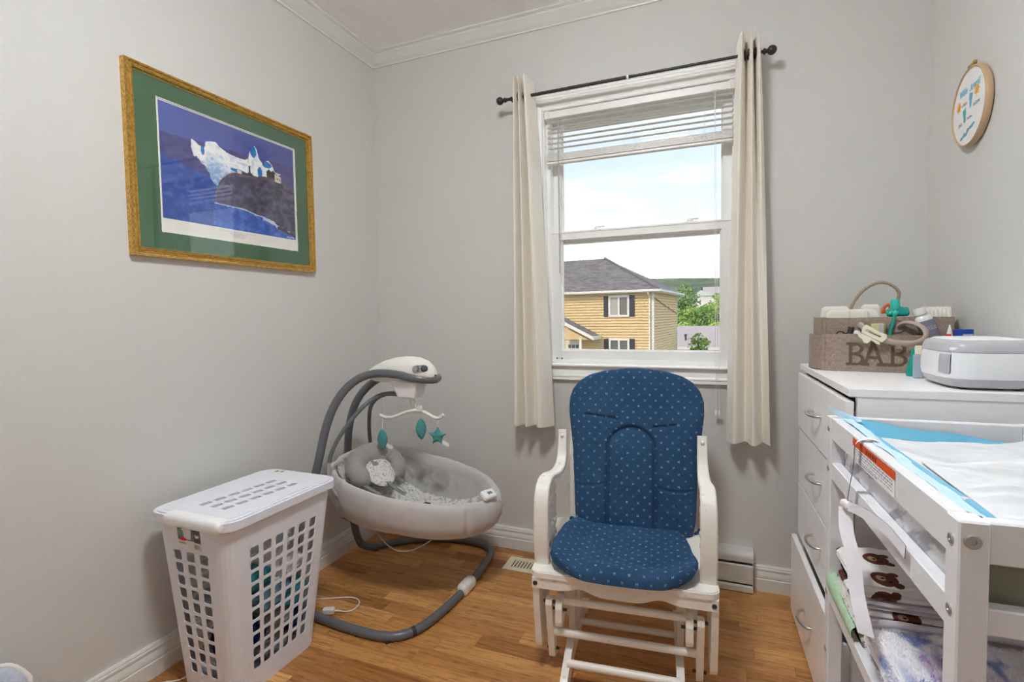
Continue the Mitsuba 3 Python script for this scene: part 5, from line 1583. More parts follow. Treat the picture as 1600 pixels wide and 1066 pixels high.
mat('mat_wetness', (0.72, 0.66, 0.40), 0.8)
for i, (x0, x1, y0, y1, z0, z1, lab) in enumerate(((.000, .085, .096, .160, .100, .201, 'folded white diaper at the left end of the caddy, standing behind'), (.012, .160, .056, .092, .096, .190, 'folded white diaper with a pale yellow line across the caddy front'), (.112, .165, .100, .160, .10, .205, 'upright white diaper beside the caddy rope handle'))):
    k = thing('diaper', lab, 'diaper', 'diapers in the caddy')
    obj('padding', kmap(diaper(x0, x1, y0, y1, z0, z1, i)), 'mat_diaper', k, smooth=60)
    if i == 1:
        obj('wetness_line', kmap(cham(.074, .079, .0555, .0565, .13, .187, .0003)), 'mat_wetness', k)
        obj('leg_cuff', kmap(tube(spline([(.118, .055, .13), (.122, .053, .16), (.120, .056, .186)], 10), .004, 6)), 'mat_diaper', k, smooth=60)
k = thing('diaper', 'gathered cream diaper with ruffled edge at the right end of the caddy', 'diaper', 'diapers in the caddy')
u, w = np.meshgrid(np.linspace(0, 1, 60), np.linspace(0, 1, 24), indexing='ij')
P = np.stack([.270 + .060 * u, .082 + .034 * np.cos(w * math.pi) * .5 + .002 * np.sin(u * 40) * np.sin(w * math.pi), .120 + .072 * np.sin(w * math.pi) ** .6 + .0018 * np.sin(u * 40) * np.sin(w * math.pi)], -1)
obj('padding', kmap(sheet(P, .004)), 'mat_diaper', k, smooth=60)
mat('mat_green_plastic', (0.005, 0.30, 0.245), 0.22)
mat('mat_green_clear', (0.03, 0.50, 0.42), 0.15)
k = thing('nasal_aspirator', 'bright green plastic nasal aspirator with stem sticking out of the caddy', 'baby care tool')
obj('head', kmap(tri(m3.Manifold.batch_hull([m3.Manifold.sphere(.008, 16).translate(p_) for p_ in [(.180, .058, .174), (.180, .070, .182), (.222, .058, .176), (.222, .072, .187), (.200, .06, .190)]]))), 'mat_green_plastic', k, smooth=50)
obj('cup', kmap(frame_map(lathe([(.006, 0), (.010, .006), (.0125, .020), (.0125, .034), (.010, .037)], 20), (.194, .058, .182), (1, 0, 0), (0, .98, -.17), (0, .17, .98))), 'mat_green_clear', k, smooth=50)
obj('stem', kmap(tube(spline([(.193, .046, .188), (.190, .040, .165), (.182, .034, .130), (.176, .030, .095)], 16), [.0062] * 4 + [.0046] * 8 + [.0056] * 4, 12)), 'mat_green_plastic', k, smooth=60)
obj('valve', kmap(moved(trimesh.creation.icosphere(2, .0085), (.193, .044, .178))), 'mat_green_clear', k, smooth=True)
mat('mat_orange', (0.62, 0.14, 0.04), 0.5)
solo('pacifier_clip', kmap(cat(tube(spline([(.168, .10, .178), (.172, .10, .196), (.184, .10, .204), (.188, .10, .190)], 16), .0045, 8), moved(rbox(-.008, .008, -.004, .004, -.006, .006, .002), (.172, .100, .182), rz=.3))), 'mat_orange', 'small orange clip peeking out behind the green aspirator', 'clip', smooth=50)
mat('mat_bottle_white', (0.78, 0.775, 0.76), 0.3)
mat('mat_label_grey', (0.20, 0.20, 0.27), 0.5)
mat('mat_label_pale', (0.45, 0.46, 0.50), 0.5)
k = thing('lotion_bottle', 'white lotion bottle with grey label leaning in the caddy', 'bottle')
bz, bx_ = A(-.34, .05, .94), A(.94, 0, .34)
bz /= np.linalg.norm(bz)
bx_ = bx_ - bz * (bx_ @ bz)
bx_ /= np.linalg.norm(bx_)
by_ = np.cross(bz, bx_)
bmap = lambda m: kmap(frame_map(m, (.285, .030, .085), bx_, by_, bz))
pr_ = [(.001, 0), (.019, .001), (.022, .005), (.022, .074), (.020, .083), (.013, .090), (.012, .094)]
bm = lathe(pr_, 32)
bm.vertices[:, 1] *= .72
obj('body', bmap(bm), 'mat_bottle_white', k, smooth=45)
cp = lathe([(.0150, .091), (.0165, .093), (.0165, .110), (.0155, .1125), (.001, .1125)], 30)
obj('cap', bmap(cp), 'mat_bottle_white', k, smooth=45)
lbm = lathe([(.02225, .010), (.02225, .044)], 32)
lbm2 = lathe([(.02225, .045), (.02225, .072)], 32)
for l_ in (lbm, lbm2):
    l_.faces = l_.faces[:-64]
    l_.vertices[:, 1] *= .725
obj('label', bmap(lbm), 'mat_label_grey', k, smooth=60)
obj('label', bmap(lbm2), 'mat_label_grey', k, smooth=60)
tm = meshkit.text_mesh('baby', .009, .0006)
obj('lettering', bmap(frame_map(tm, (-.010, -.0172, .048), (1, 0, 0), (0, 0, 1), (0, -1, 0))), 'mat_label_pale', k)
mat('mat_yellow_foam', (0.62, 0.57, 0.30), 0.7)
k = thing('foam_block', 'small pale yellow block standing in the caddy pocket', 'block')
obj('block', kmap(moved(rbox(-.017, .017, -.010, .010, 0, .042, .002), (.149, .028, .104), rz=-.35)), 'mat_yellow_foam', k, smooth=40)
obj('edge_strip', kmap(moved(cham(.004, .0165, -.0106, -.009, .002, .040, .0004), (.149, .028, .104), rz=-.35)), 'mat_label_pale', k)
k = thing('small_bottle', 'small black capped bottle in the left of the caddy pocket', 'bottle')
kb = lambda m: kmap(frame_map(m, (.071, .022, .085), (.98, 0, -.17), (0, 1, 0), (.17, 0, .98)))
obj('body', kb(lathe([(.011, 0), (.012, .004), (.012, .030), (.009, .033)], 20)), 'mat_dark', k, smooth=45)
obj('cap', kb(lathe([(.0082, .033), (.0086, .035), (.0086, .050), (.0075, .052)], 20)), 'mat_dark', k, smooth=45)
obj('label', kb(cham(-.006, .006, -.0128, -.0118, .018, .030, .0003)), 'mat_label_pale', k)
k = thing('nail_clipper', 'black round handled tool beside the small black bottle', 'tool')
obj('loop', kmap(tube([(.052 + .012 * math.cos(a), .030, .108 + .014 * math.sin(a)) for a in np.linspace(0, 2 * math.pi, 24, endpoint=False)], .002, 6, closed=True)), 'mat_dark', k, smooth=60)
solo('cotton_ball', kmap(moved(trimesh.creation.icosphere(3, .0115), (.094, .026, .114))), 'mat_white_cloth', 'round white cotton ball next to the small black bottle', 'cotton ball', smooth=True)
# claw clip on the folded handle
k = thing('hair_clip', 'cream claw hair clip gripping the folded handle of the caddy', 'hair clip')
cl = lambda m: kmap(frame_map(m, (.127, -.034, .113), (.88, 0, -.47), (.47, 0, .88), (0, -1, 0)))
lp = Polygon([(-.030, .010), (-.026, .019), (-.010, .017), (.012, .015), (.030, .016), (.034, .008), (.030, -.006), (.012, -.004), (-.010, -.003), (-.026, -.002)]).buffer(.002)
ho = Polygon([(-.022, .010), (-.010, .010), (.012, .008), (.022, .008), (.021, .003), (.010, .003), (-.010, .003), (-.021, .004)])
obj('jaw', cl(extrude(lp.difference(ho), .0035)), 'mat_cream_plastic', k)
lp2 = Polygon([(-.038, -.010), (-.024, -.008), (-.006, -.007), (.006, -.006), (.028, -.010), (.031, -.016), (.022, -.018), (.006, -.014), (.002, -.028), (-.006, -.030), (-.016, -.022), (-.026, -.020)])
obj('jaw', cl(moved(extrude(lp2, .0035), (0, 0, -.004))), 'mat_cream_plastic', k)
obj('spring', cl(rod((-.028, -.005, -.002), (.030, -.005, -.002), .0022, 8)), 'mat_steel', k)
# red and white tube, blue carton, green squeeze bottle
mat('mat_red', (0.62, 0.012, 0.012), 0.35)
mat('mat_blue_box', (0.012, 0.055, 0.34), 0.4)
k = thing('ointment_tube', 'red and white pointed tube standing behind the wipe warmer', 'tube')
tp = lathe([(.011, 0), (.012, .002), (.0125, .075), (.010, .100), (.003, .136), (.0012, .144)], 20)
obj('body', moved(tp, (2.222, -.44, TOPZ)), 'mat_bottle_white', k, smooth=45)
lr = lathe([(.0122, .03), (.0127, .075), (.0104, .100), (.0068, .118)], 24)
keep = (lr.triangles_center[:, 0] < .001)
lr.update_faces(keep)
obj('red_band', moved(lr, (2.222, -.44, TOPZ)), 'mat_red', k, smooth=45)
k = thing('cream_carton', 'blue cardboard cream box with white corner print behind the wipe warmer', 'box')
KC = lambda m: moved(m, (2.252, -.44, TOPZ), rz=-.12)
obj('carton', KC(cham(-.019, .019, -.014, .014, 0, .131, .0008)), 'mat_blue_box', k)
obj('flap_print', KC(frame_map(extrude(Polygon([(-.004, .088), (.013, .088), (.018, .108), (.018, .118), (-.004, .118)]), .0006), (0, -.0141, 0), (1, 0, 0), (0, 0, 1), (0, -1, 0))), 'mat_label_pale', k)
mat('mat_print_pale_blue', (0.25, 0.45, 0.75), 0.5)
obj('lettering', KC(frame_map(meshkit.text_mesh('Cura', .0095, .0006), (-.0175, -.0142, .099), (1, 0, 0), (0, 0, 1), (0, -1, 0))), 'mat_print_pale_blue', k)
obj('lettering', KC(frame_map(meshkit.text_mesh('lab', .010, .0006), (.001, -.0150, .099), (1, 0, 0), (0, 0, 1), (0, -1, 0))), 'mat_blue_box', k)
k = thing('squeeze_bottle', 'dark green tapered bottle on the dresser left of the wipe warmer', 'bottle')
sb_ = lathe([(.015, 0), (.0165, .003), (.0165, .010), (.013, .034), (.007, .055), (.0055, .078)], 24)
obj('body', moved(sb_, (2.138, -.452, TOPZ)), 'mat_green_plastic', k, smooth=45)
scene['mat_clear'] = {'type': 'roughdielectric', 'int_ior': 1.33, 'alpha': 0.08}
mat('mat_gel', (0.36, 0.42, 0.52), 0.12)
k = thing('gel_bottle', 'small clear blue grey bottle with square white cap beside the wipe warmer', 'bottle')
gm = lambda m: moved(m, (2.134, -.503, TOPZ), rz=-.2)
obj('body', gm(rbox(-.011, .011, -.008, .008, .0005, .065, .003, 10)), 'mat_gel', k, smooth=45)
obj('cap', gm(rbox(-.0075, .0075, -.0065, .0065, .065, .089, .0015)), 'mat_cream_plastic', k, smooth=45)

# ------------------------------------------------------------------ wipe warmer
wwm = thing('wipe_warmer', 'white wipe warmer box with grey lid on the dresser', 'wipe warmer')
WX, WY = 2.2075, -.635
wm_ = lambda m: moved(m, (WX, WY, TOPZ), rz=math.radians(1))


def soft_plan(wx, wy, n=4.0, k=72):
    a = np.linspace(0, 2 * np.pi, k, endpoint=False)
    return np.stack([wx * .945 * np.sign(np.cos(a)) * np.abs(np.cos(a)) ** (2 / n), wy * np.sign(np.sin(a)) * np.abs(np.sin(a)) ** (2 / n)], -1)


def loft(levels):
    P = np.array([np.column_stack([soft_plan(wx, wy), np.full(72, z)]) for wx, wy, z in levels])
    m = sheet(P.transpose(1, 0, 2), closed_u=True)
    c0, c1 = len(m.vertices), len(m.vertices) + 1
    nl_ = len(levels)
    v = np.vstack([m.vertices, [[0, 0, levels[0][2]], [0, 0, levels[-1][2]]]])
    f = list(m.faces)
    for j in range(72):
        j2 = (j + 1) % 72
        f += [[c0, j * nl_, j2 * nl_], [c1, j2 * nl_ + nl_ - 1, j * nl_ + nl_ - 1]]
    m = trimesh.Trimesh(v, np.array(f), process=False)
    m.fix_normals()
    return m


mat('mat_warm_grey', (0.47, 0.475, 0.505), 0.3)
mat('mat_warm_white', (0.80, 0.81, 0.84), 0.25)
obj('base', wm_(loft([(.072, .086, .004), (.080, .095, .006), (.088, .104, .014), (.0925, .109, .026)])), 'mat_warm_grey', wwm, smooth=45)
obj('body', wm_(loft([(.0925, .109, .026), (.095, .1115, .038), (.094, .110, .070), (.091, .107, .086)])), 'mat_warm_white', wwm, smooth=45)
lidk = obj('lid', wm_(loft([(.092, .108, .0865), (.0925, .1085, .090), (.0905, .1065, .102), (.086, .101, .110), (.076, .090, .1145), (.04, .05, .1155)])), 'mat_warm_grey', wwm, smooth=45)
obj('lid_top', wm_(loft([(.074, .088, .1146), (.072, .086, .1165), (.066, .080, .1172)])), 'mat_warm_white', lidk, smooth=45)
obj('latch', wm_(moved(rbox(-.010, .010, -.003, .004, .090, .098, .002), (-.072, -.088, 0), rz=-math.radians(40))), 'mat_warm_white', lidk, smooth=45)
scene['mat_smoke'] = {'type': 'principled', 'base_color': {'type': 'rgb', 'value': [.42, .41, .46]}, 'roughness': .12, 'specular': .6, 'clearcoat': .6}
lev = [(.0950, .1115, .038), (.0948, .1112, .055), (.0940, .1100, .070), (.0922, .1082, .0815)]
aw = np.radians(np.linspace(193, 219, 20))
wp_ = np.array([[(sx * .945 * np.sign(np.cos(q)) * abs(np.cos(q)) ** .5 - .0012, sy * np.sign(np.sin(q)) * abs(np.sin(q)) ** .5 - .0012, z) for q in aw] for sx, sy, z in lev])
wp_[..., 0] = wp_[..., 0] / .945 * .945
obj('window', wm_(sheet(wp_, .0016)), 'mat_smoke', wwm, smooth=45)
for (x, y) in ((-.05, -.07), (.05, -.07), (-.05, .07), (.05, .07)):
    obj('foot', wm_(moved(lathe([(.007, 0), (.007, .006)], 12), (x, y, 0))), 'mat_dark', wwm)
# ------------------------------------------------------------------ changing table
TN, TU = A(1.890, -1.470, 0), A(-.031, .9995, 0)       # near front leg corner; along the long side to the window wall
TV = A(.9995, .031, 0)
tmap = lambda m: frame_map(m, TN, TU, TV, A(0, 0, 1))
ct = thing('changing_table', 'white wooden changing table with open shelf beside the dresser', 'changing table')
TL, TD, TH = .655, .378, .856
LEG = .030
WP = 'mat_white_paint_table'
mat(WP, (0.715, 0.72, 0.75), 0.32)
for u0 in (0, TL - .034):
    for v0 in (0, TD - LEG):
        obj('leg', tmap(cham(u0, u0 + .034, v0, v0 + LEG, 0, TH, .0022)), WP, ct)
for v0 in (.003, TD - .023):
    obj('rail', tmap(cham(.034, TL - .034, v0, v0 + .020, .804, TH - .0005, .002)), WP, ct)
    obj('rail', tmap(cham(.034, TL - .034, v0, v0 + .020, .712, .752, .002)), WP, ct)
    obj('rail', tmap(cham(.034, TL - .034, v0, v0 + .020, .060, .095, .002)), WP, ct)
for u0 in (.005, TL - .025):
    obj('end_rail', tmap(cham(u0, u0 + .020, LEG, TD - LEG, .806, TH - .0005, .002)), WP, ct)
    obj('end_rail', tmap(cham(u0, u0 + .020, LEG, TD - LEG, .722, .754, .002)), WP, ct)
    obj('end_rail', tmap(cham(u0, u0 + .020, LEG, TD - LEG, .430, .460, .002)), WP, ct)
obj('deck', tmap(cham(.020, TL - .020, .020, TD - .020, .722, .732, .001)), WP, ct)
SHZ = .452
obj('shelf', tmap(cham(.006, TL - .006, .001, TD - .006, SHZ - .028, SHZ, .0015)), WP, ct)
obj('shelf', tmap(cham(.006, TL - .006, .020, TD - .02, .095, .105, .001)), WP, ct)
mat('mat_bolt_grey', (0.42, 0.41, 0.40), 0.35, metal=0.7)
bolt = cat(lathe([(.0088, 0), (.0088, .0016), (.0075, .0028), (.0035, .0028), (.003, .0012), (.001, .0012)], 18))
for (uu, vv, zz, ax) in ((0, .013, .833, 'u'), (.018, 0, .828, 'v'), (.018, 0, .742, 'v'), (TL - .017, 0, .828, 'v'), (TL - .017, 0, .735, 'v'), (TL - .017, 0, .44, 'v'), (TL - .017, 0, .30, 'v'), (.018, 0, .445, 'v')):
    b = moved(bolt, (0, 0, 0), rx=math.pi / 2) if ax == 'v' else moved(bolt, (0, 0, 0), ry=-math.pi / 2)
    b = moved(b, (0, 0, 0), s=(1.0 if ax == 'u' else .75))
    obj('bolt', tmap(moved(b, (uu, vv, zz))), 'mat_bolt_grey', ct, smooth=40)
# warning sticker on the long rail
s, t = np.meshgrid(np.linspace(0, 1, 120), np.linspace(0, 1, 40), indexing='ij')
c = np.zeros(s.shape + (3,)) + A(.74, .74, .76)
c[t < .34] = A(.62, .085, .022)
ex_m = (t > .10) & (t < .26) & (s > .35) & (s < .62) & (np.sin(s * 150) > .1)
c[ex_m] = A(.05, .02, .01)
for r0 in (.44, .56, .68, .80, .90):
    q = (np.abs(t - r0) < .030) & (s > .04) & (s < .95 - .3 * (r0 > .85)) & (np.sin(s * 330 + r0 * 40) > -.5)
    c[q] = A(.30, .30, .36)
P = np.stack([TL - .205 - .235 * s, np.full_like(s, .0027 - .0003), .850 - .043 * t], -1)
obj('warning_label', tmap(sheet(P)), 'mat_vcol', ct, smooth=True, color=c.reshape(-1, 3))


# changing pad: a contoured foam pad in a crumpled white and grey cover
def pad_cover(p, n, uv):
    a = fbm(p.x * 14 + p.z * 24, p.y * 26 + p.z * 34, p.z * 16, 4)
    b = fbm(p.x * 40, p.y * 50, p.z * 40, 3)
    return mix((0.74, 0.74, 0.76), (0.34, 0.34, 0.37), smoothstep(.48, .62, a) * .8 + smoothstep(.55, .8, b) * .15)


mat('mat_pad_cover', proc(pad_cover), 0.9, spec=0.1)
cpd = thing('changing_pad', 'crumpled white and grey covered pad lying in the changing table', 'changing pad')
U0, U1, V0, V1 = .048, TL - .030, .026, TD - .026
u, w = np.meshgrid(np.linspace(0, 1, 110), np.linspace(0, 1, 70), indexing='ij')
eu = np.clip(np.minimum(u, 1 - u) * (U1 - U0) / .025, 0, 1)
ew = np.clip(np.minimum(w, 1 - w) * (V1 - V0) / .025, 0, 1)
e = np.sqrt(1 - (1 - eu) ** 2) * np.sqrt(1 - (1 - ew) ** 2)
n = meshkit.fbm(np.stack([u * 7, w * 5, u * 0], -1), 4, 51) - .5
zt = .733 + (.070 + .028 * np.abs(2 * w - 1) ** 2.5 + .012 * n) * e
top = np.stack([U0 + (U1 - U0) * u, V0 + (V1 - V0) * w, zt], -1)
m1 = sheet(top)
if m1.face_normals[500][2] < 0:
    m1.invert()
# its crumpled sides
k_ = np.linspace(0, 2 * np.pi, 240, endpoint=False)
per = np.array([(U0 + (U1 - U0) * (.5 + .5 * np.sign(np.cos(a)) * abs(np.cos(a)) ** .16), V0 + (V1 - V0) * (.5 + .5 * np.sign(np.sin(a)) * abs(np.sin(a)) ** .16)) for a in k_])
lv = np.linspace(0, 1, 14)
ctr = per.mean(0)
P = np.zeros((240, 14, 3))
for j, q in enumerate(lv):
    nz = meshkit.fbm(np.column_stack([per[:, 0] * 26 + q * 5, per[:, 1] * 26, np.full(240, q * 2.2)]), 3, 52) - .5
    bul = .006 * math.sin(q * math.pi) + .014 * nz
    dirn = (per - ctr) / np.linalg.norm(per - ctr, axis=1, keepdims=True)
    P[:, j, :2] = per + dirn * np.minimum(bul, .003)[:, None]
    P[:, j, 2] = .733 + .072 * q
obj('cover', tmap(m1), 'mat_pad_cover', cpd, smooth=60)
obj('cover_side', tmap(sheet(P, closed_u=True)), 'mat_pad_cover2' if 'mat_pad_cover2' in scene else scene.__setitem__('mat_pad_cover2', {'type': 'twosided', 'bsdf': dict(scene['mat_pad_cover'])}) or 'mat_pad_cover2', cpd, smooth=70)

# disposable underpads: white quilted sheets with a blue plastic border
def padwhite(p, n, uv):
    k = fbm(p.x * 55, p.y * 55, 0.0, 3)
    return mix((0.60, 0.61, 0.64), (0.66, 0.67, 0.695), k)


scene['mat_underpad'] = {'type': 'twosided', 'bsdf': {'type': 'principled', 'base_color': proc(padwhite), 'roughness': 0.85, 'specular': 0.15}}
scene['mat_blue_film'] = {'type': 'twosided', 'bsdf': {'type': 'principled', 'base_color': {'type': 'rgb', 'value': [.14, .45, .66]}, 'roughness': 0.25, 'specular': 0.5}}
scene['mat_pale_film'] = {'type': 'twosided', 'bsdf': {'type': 'principled', 'base_color': {'type': 'rgb', 'value': [.50, .72, .86]}, 'roughness': 0.25, 'specular': 0.5}}


def table_z(u, v):
    # lying height of a sheet over the pad and up against the rails
    a = np.clip((u - .045) / (TL - .09), 0, 1)
    b = np.clip((v - .04) / (TD - .08), 0, 1)
    return .816 + .018 * np.abs(2 * b - 1) ** 3


u, v = np.meshgrid(np.linspace(.052, TL - .075, 120), np.linspace(.056, TD - .050, 90), indexing='ij')
wr = meshkit.fbm(np.stack([u * 9, v * 13, u * 0], -1), 4, 61) - .5
fold = np.exp(-(((u - .42) + .5 * (v - .2)) / .012) ** 2) * .006 + np.exp(-(((u - .20) - .3 * (v - .2)) / .010) ** 2) * .006
z = table_z(u, v) + .014 * wr + fold + .004
up = thing('underpad', 'white disposable underpad with blue border spread over the changing pad', 'underpad', None)
obj('sheet', tmap(sheet(np.stack([u, v, z], -1), .0012)), 'mat_underpad', up, smooth=60)
# far border: stands up against the far end rail, its corner sticks up at the front
q = np.linspace(0, 1, 60)
lo_ = np.stack([TL - .070 + .010 * q, .052 + (TD - .10) * q, .820 - .002 * q + .003 * np.sin(q * 9)], -1)
hi_ = np.stack([TL - .030 - .020 * q, .034 + (TD - .085) * q, .858 - .034 * q ** .8 + .002 * np.sin(q * 12)], -1)
mi_ = (lo_ + hi_) / 2 + np.stack([q * 0 + .004, q * 0, .003 * np.sin(q * 7)], -1)
obj('border', tmap(sheet(np.stack([lo_, mi_, hi_], 1), .0008)), 'mat_blue_film', up, smooth=60)
tip = np.array([[(TL - .040 - .014 * a + .010 * b, .030 + .026 * a - .040 * b * (1 - a), .842 + .042 * b * (1 - a * .9) + .012 * a) for b in np.linspace(0, 1, 10)] for a in np.linspace(0, 1, 14)])
obj('border_corner', tmap(sheet(tip, .0006)), 'mat_pale_film', up, smooth=60)
# long border along the front rail: from the corner down to the near leg
q = np.linspace(0, 1, 90)
uu = TL - .055 - (TL - .095) * q
wv = meshkit.fbm(np.column_stack([uu * 16, uu * 0, uu * 0]), 3, 63) - .5
a_ = np.stack([uu, .0175 + .003 * q + .010 * wv, .859 - .004 * q + .003 * wv], -1)
b_ = np.stack([uu - .004, .034 + .010 * q + .012 * wv, .858 - .010 * q + .004 * np.abs(wv) * 2], -1)
c_ = np.stack([uu - .008, .052 + .008 * q + .008 * wv, .842 - .010 * q], -1)
obj('border', tmap(sheet(np.stack([a_, b_], 1), .0007)), 'mat_pale_film', up, smooth=60)
d2_ = np.stack([uu - .010, .070 + .004 * q, table_z(uu, .070 + .004 * q) + .010], -1)
obj('border', tmap(sheet(np.stack([b_ + A(0, 0, .0004), c_, d2_], 1), .0007)), 'mat_blue_film', up, smooth=60)
q = np.linspace(0, 1, 40)
a_ = np.stack([.030 + .008 * np.sin(q * 5), .060 + (TD - .12) * q, .846 + .003 * np.sin(q * 9)], -1)
b_ = np.stack([.058 + 0 * q, .060 + (TD - .12) * q, .832 + .002 * np.sin(q * 7)], -1)
obj('border', tmap(sheet(np.stack([a_, b_], 1), .0008)), 'mat_pale_film', up, smooth=60)
up2 = thing('underpad', 'second white underpad lying crumpled on the near half of the changing pad', 'underpad', None)
u, v = np.meshgrid(np.linspace(0, 1, 90), np.linspace(0, 1, 90), indexing='ij')
cx0 = np.array([[.055, .070], [.055, TD - .035], [.50, TD - .030], [.36, .085]])
xy = (cx0[0] * ((1 - u) * (1 - v))[..., None] + cx0[1] * ((1 - u) * v)[..., None] + cx0[2] * (u * v)[..., None] + cx0[3] * (u * (1 - v))[..., None])
wr = meshkit.fbm(np.stack([xy[..., 0] * 11, xy[..., 1] * 15, u * 0], -1), 4, 64) - .5
ridge = sum(h_ * np.exp(-((xy[..., 0] - c0_ - s_ * (xy[..., 1] - .2)) / w_) ** 2) for c0_, s_, w_, h_ in ((.10, .12, .009, .007), (.16, -.15, .011, .009), (.24, .25, .008, .006), (.33, -.2, .010, .006)))
emb = .0006 * np.sin(xy[..., 0] * 900) * np.sin(xy[..., 1] * 900) * (u > .6)
ed = np.clip(np.minimum(np.minimum(u, 1 - u), np.minimum(v, 1 - v)) / .12, 0, 1)
z = table_z(xy[..., 0], xy[..., 1]) + .010 + .004 * ed + .018 * wr * ed + ridge * ed * np.sin(np.pi * v) ** .5 + emb
obj('sheet', tmap(sheet(np.concatenate([xy, z[..., None]], -1), .0014)), 'mat_underpad', up2, smooth=60)

# satin ribbon tied round the rail
mat('mat_ribbon', (0.74, 0.72, 0.77), 0.4, sheen=0.5)
rb = thing('ribbon', 'white satin ribbon tied round the long rail of changing table', 'ribbon')
tl_ = lambda pts: tmap(pts)
uk = TL - .268
obj('loop', tmap(ribbon([(uk + .004, .040, .846), (uk + .004, .024, .8605), (uk + .004, .008, .8605), (uk + .004, -.006, .852), (uk + .008, -.008, .82), (uk + .020, -.010, .775), (uk + .034, -.012, .728)], .017, (1, .35, .1), .0008, 40)), 'mat_ribbon', rb, smooth=60)
obj('knot', tmap(moved(rbox(-.018, .018, -.009, .009, -.010, .010, .007), (uk + .036, -.013, .722), ry=.25)), 'mat_ribbon', rb, smooth=60)
obj('tail', tmap(ribbon([(uk + .034, -.014, .716), (uk + .010, -.018, .680), (uk - .022, -.014, .640), (uk - .050, -.016, .600), (uk - .085, -.014, .560), (uk - .098, -.012, .540)], .024, (.25, -1, .10), .0008, 40)), 'mat_ribbon', rb, smooth=60)
obj('tail', tmap(ribbon([(uk + .030, -.013, .722), (uk - .03, -.016, .738), (uk - .10, -.014, .752), (uk - .18, -.008, .758), (uk - .24, -.004, .752)], .018, (.1, .1, 1), .0008, 40)), 'mat_ribbon', rb, smooth=60)


# ------------------------------------------------------------------ folded blankets on the shelf
def slab(u0, u1, v0, v1, z0, z1, seed, nfold=2, wob=.006, col=None, n=(70, 70), m=28):
    """A folded blanket: a soft rounded slab whose near end shows the rolled folds."""
    a, t = np.meshgrid(np.linspace(0, 1, n[0]), np.linspace(0, 2 * np.pi, m * 2, endpoint=False), indexing='ij')
    # section in (u, z): superellipse; extruded along v
    cu, su = np.cos(t), np.sin(t)
    ex = np.sign(cu) * np.abs(cu) ** .30
    ez = np.sign(su) * np.abs(su) ** .55
    w = meshkit.fbm(np.stack([ex * 2 + seed, a * 5, ez * 1.2 + seed], -1), 3, seed) - .5
    hu, hz = (u1 - u0) / 2, (z1 - z0) / 2
    crease = np.zeros_like(a)
    for k in range(1, nfold):
        crease += np.exp(-((ez - (-1 + 2 * k / nfold)) / .10) ** 2) * (np.abs(ex) > .93)
    e = np.clip(np.minimum(a, 1 - a) / .06, 0, 1)
    e = np.sqrt(1 - (1 - e) ** 2)
    e = .35 + .65 * e
    ezz = ez * hz * e + w * wob * (ez > .2)
    P = np.stack([(u0 + u1) / 2 + ex * (hu - crease * .006) + w * wob, v0 + (v1 - v0) * a, (z0 + z1) / 2 + ezz], -1)
    P[..., 2] = np.maximum(P[..., 2], z0)
    mesh = sheet(P.transpose(1, 0, 2), closed_u=True)
    nm = len(mesh.vertices)
    mesh = trimesh.Trimesh(mesh.vertices, mesh.faces, process=False)
    # end caps (front and back)
    V = [mesh.vertices]
    F = [mesh.faces]
    idx = np.arange(n[0] * m * 2).reshape(m * 2, n[0])
    base = nm
    for col_, flip in ((0, False), (n[0] - 1, True)):
        ring = idx[:, col_]
        c = mesh.vertices[ring].mean(0)
        V.append(c[None])
        f = np.array([[base, ring[i], ring[(i + 1) % len(ring)]] for i in range(len(ring))])
        F.append(f[:, ::-1] if flip else f)
        base += 1
    mesh = trimesh.Trimesh(np.vstack(V), np.vstack(F), process=False)
    if mesh.volume < 0:
        mesh.invert()
    return mesh


def bears(p, n, uv):
    # brown bear faces and small tan dots scattered on white cloth, laid in the cloth's own uv
    u, v = uv.x * 13.0, uv.y * 13.0
    iu, iv = dr.floor(u), dr.floor(v)
    cx, cy = iu + .5 + (cell_rand(iu, iv, 1) - .5) * .25, iv + .5 + (cell_rand(iu, iv, 2) - .5) * .25
    dx, dy = u - cx, v - cy
    r = dr.sqrt(dx * dx + dy * dy * 1.35)
    on = cell_rand(iu, iv, 5) > .32
    head = smoothstep(.36, .33, r)
    ear = dr.maximum(smoothstep(.13, .10, dr.sqrt((dx - .26) * (dx - .26) + (dy - .26) * (dy - .26))), smoothstep(.13, .10, dr.sqrt((dx + .26) * (dx + .26) + (dy - .26) * (dy - .26))))
    muz = smoothstep(.15, .12, dr.sqrt(dx * dx + (dy + .08) * (dy + .08) * 1.6))
    nose = smoothstep(.055, .03, dr.sqrt(dx * dx + (dy + .04) * (dy + .04)))
    eye = smoothstep(.045, .03, dr.sqrt((dr.abs(dx) - .14) * (dr.abs(dx) - .14) + (dy - .10) * (dy - .10)))
    white = mix((0.74, 0.72, 0.72), (0.79, 0.77, 0.77), fbm(u * 3, v * 3, 0.0, 2))
    c = mix(white, (0.105, 0.040, 0.026), dr.select(on, dr.maximum(head, ear), 0.0))
    c = mix(c, (0.42, 0.26, 0.17), dr.select(on, muz, 0.0))
    c = mix(c, (0.02, 0.012, 0.01), dr.select(on, dr.maximum(nose, eye), 0.0))
    dot = dr.select(on, 0.0, smoothstep(.16, .12, r))
    return mix(c, (0.55, 0.36, 0.20), dot)


scene['mat_bears'] = {'type': 'twosided', 'bsdf': {'type': 'principled', 'base_color': proc(bears), 'roughness': 0.92, 'specular': 0.08, 'sheen': 0.4}}
mat('mat_lilac_white', (0.62, 0.59, 0.64), 0.92, spec=0.08)


def speck(p, n, uv):
    k = noise(p.x * 210, p.y * 210, p.z * 210)
    return mix((0.56, 0.56, 0.52), (0.22, 0.24, 0.20), smoothstep(.80, .88, k))


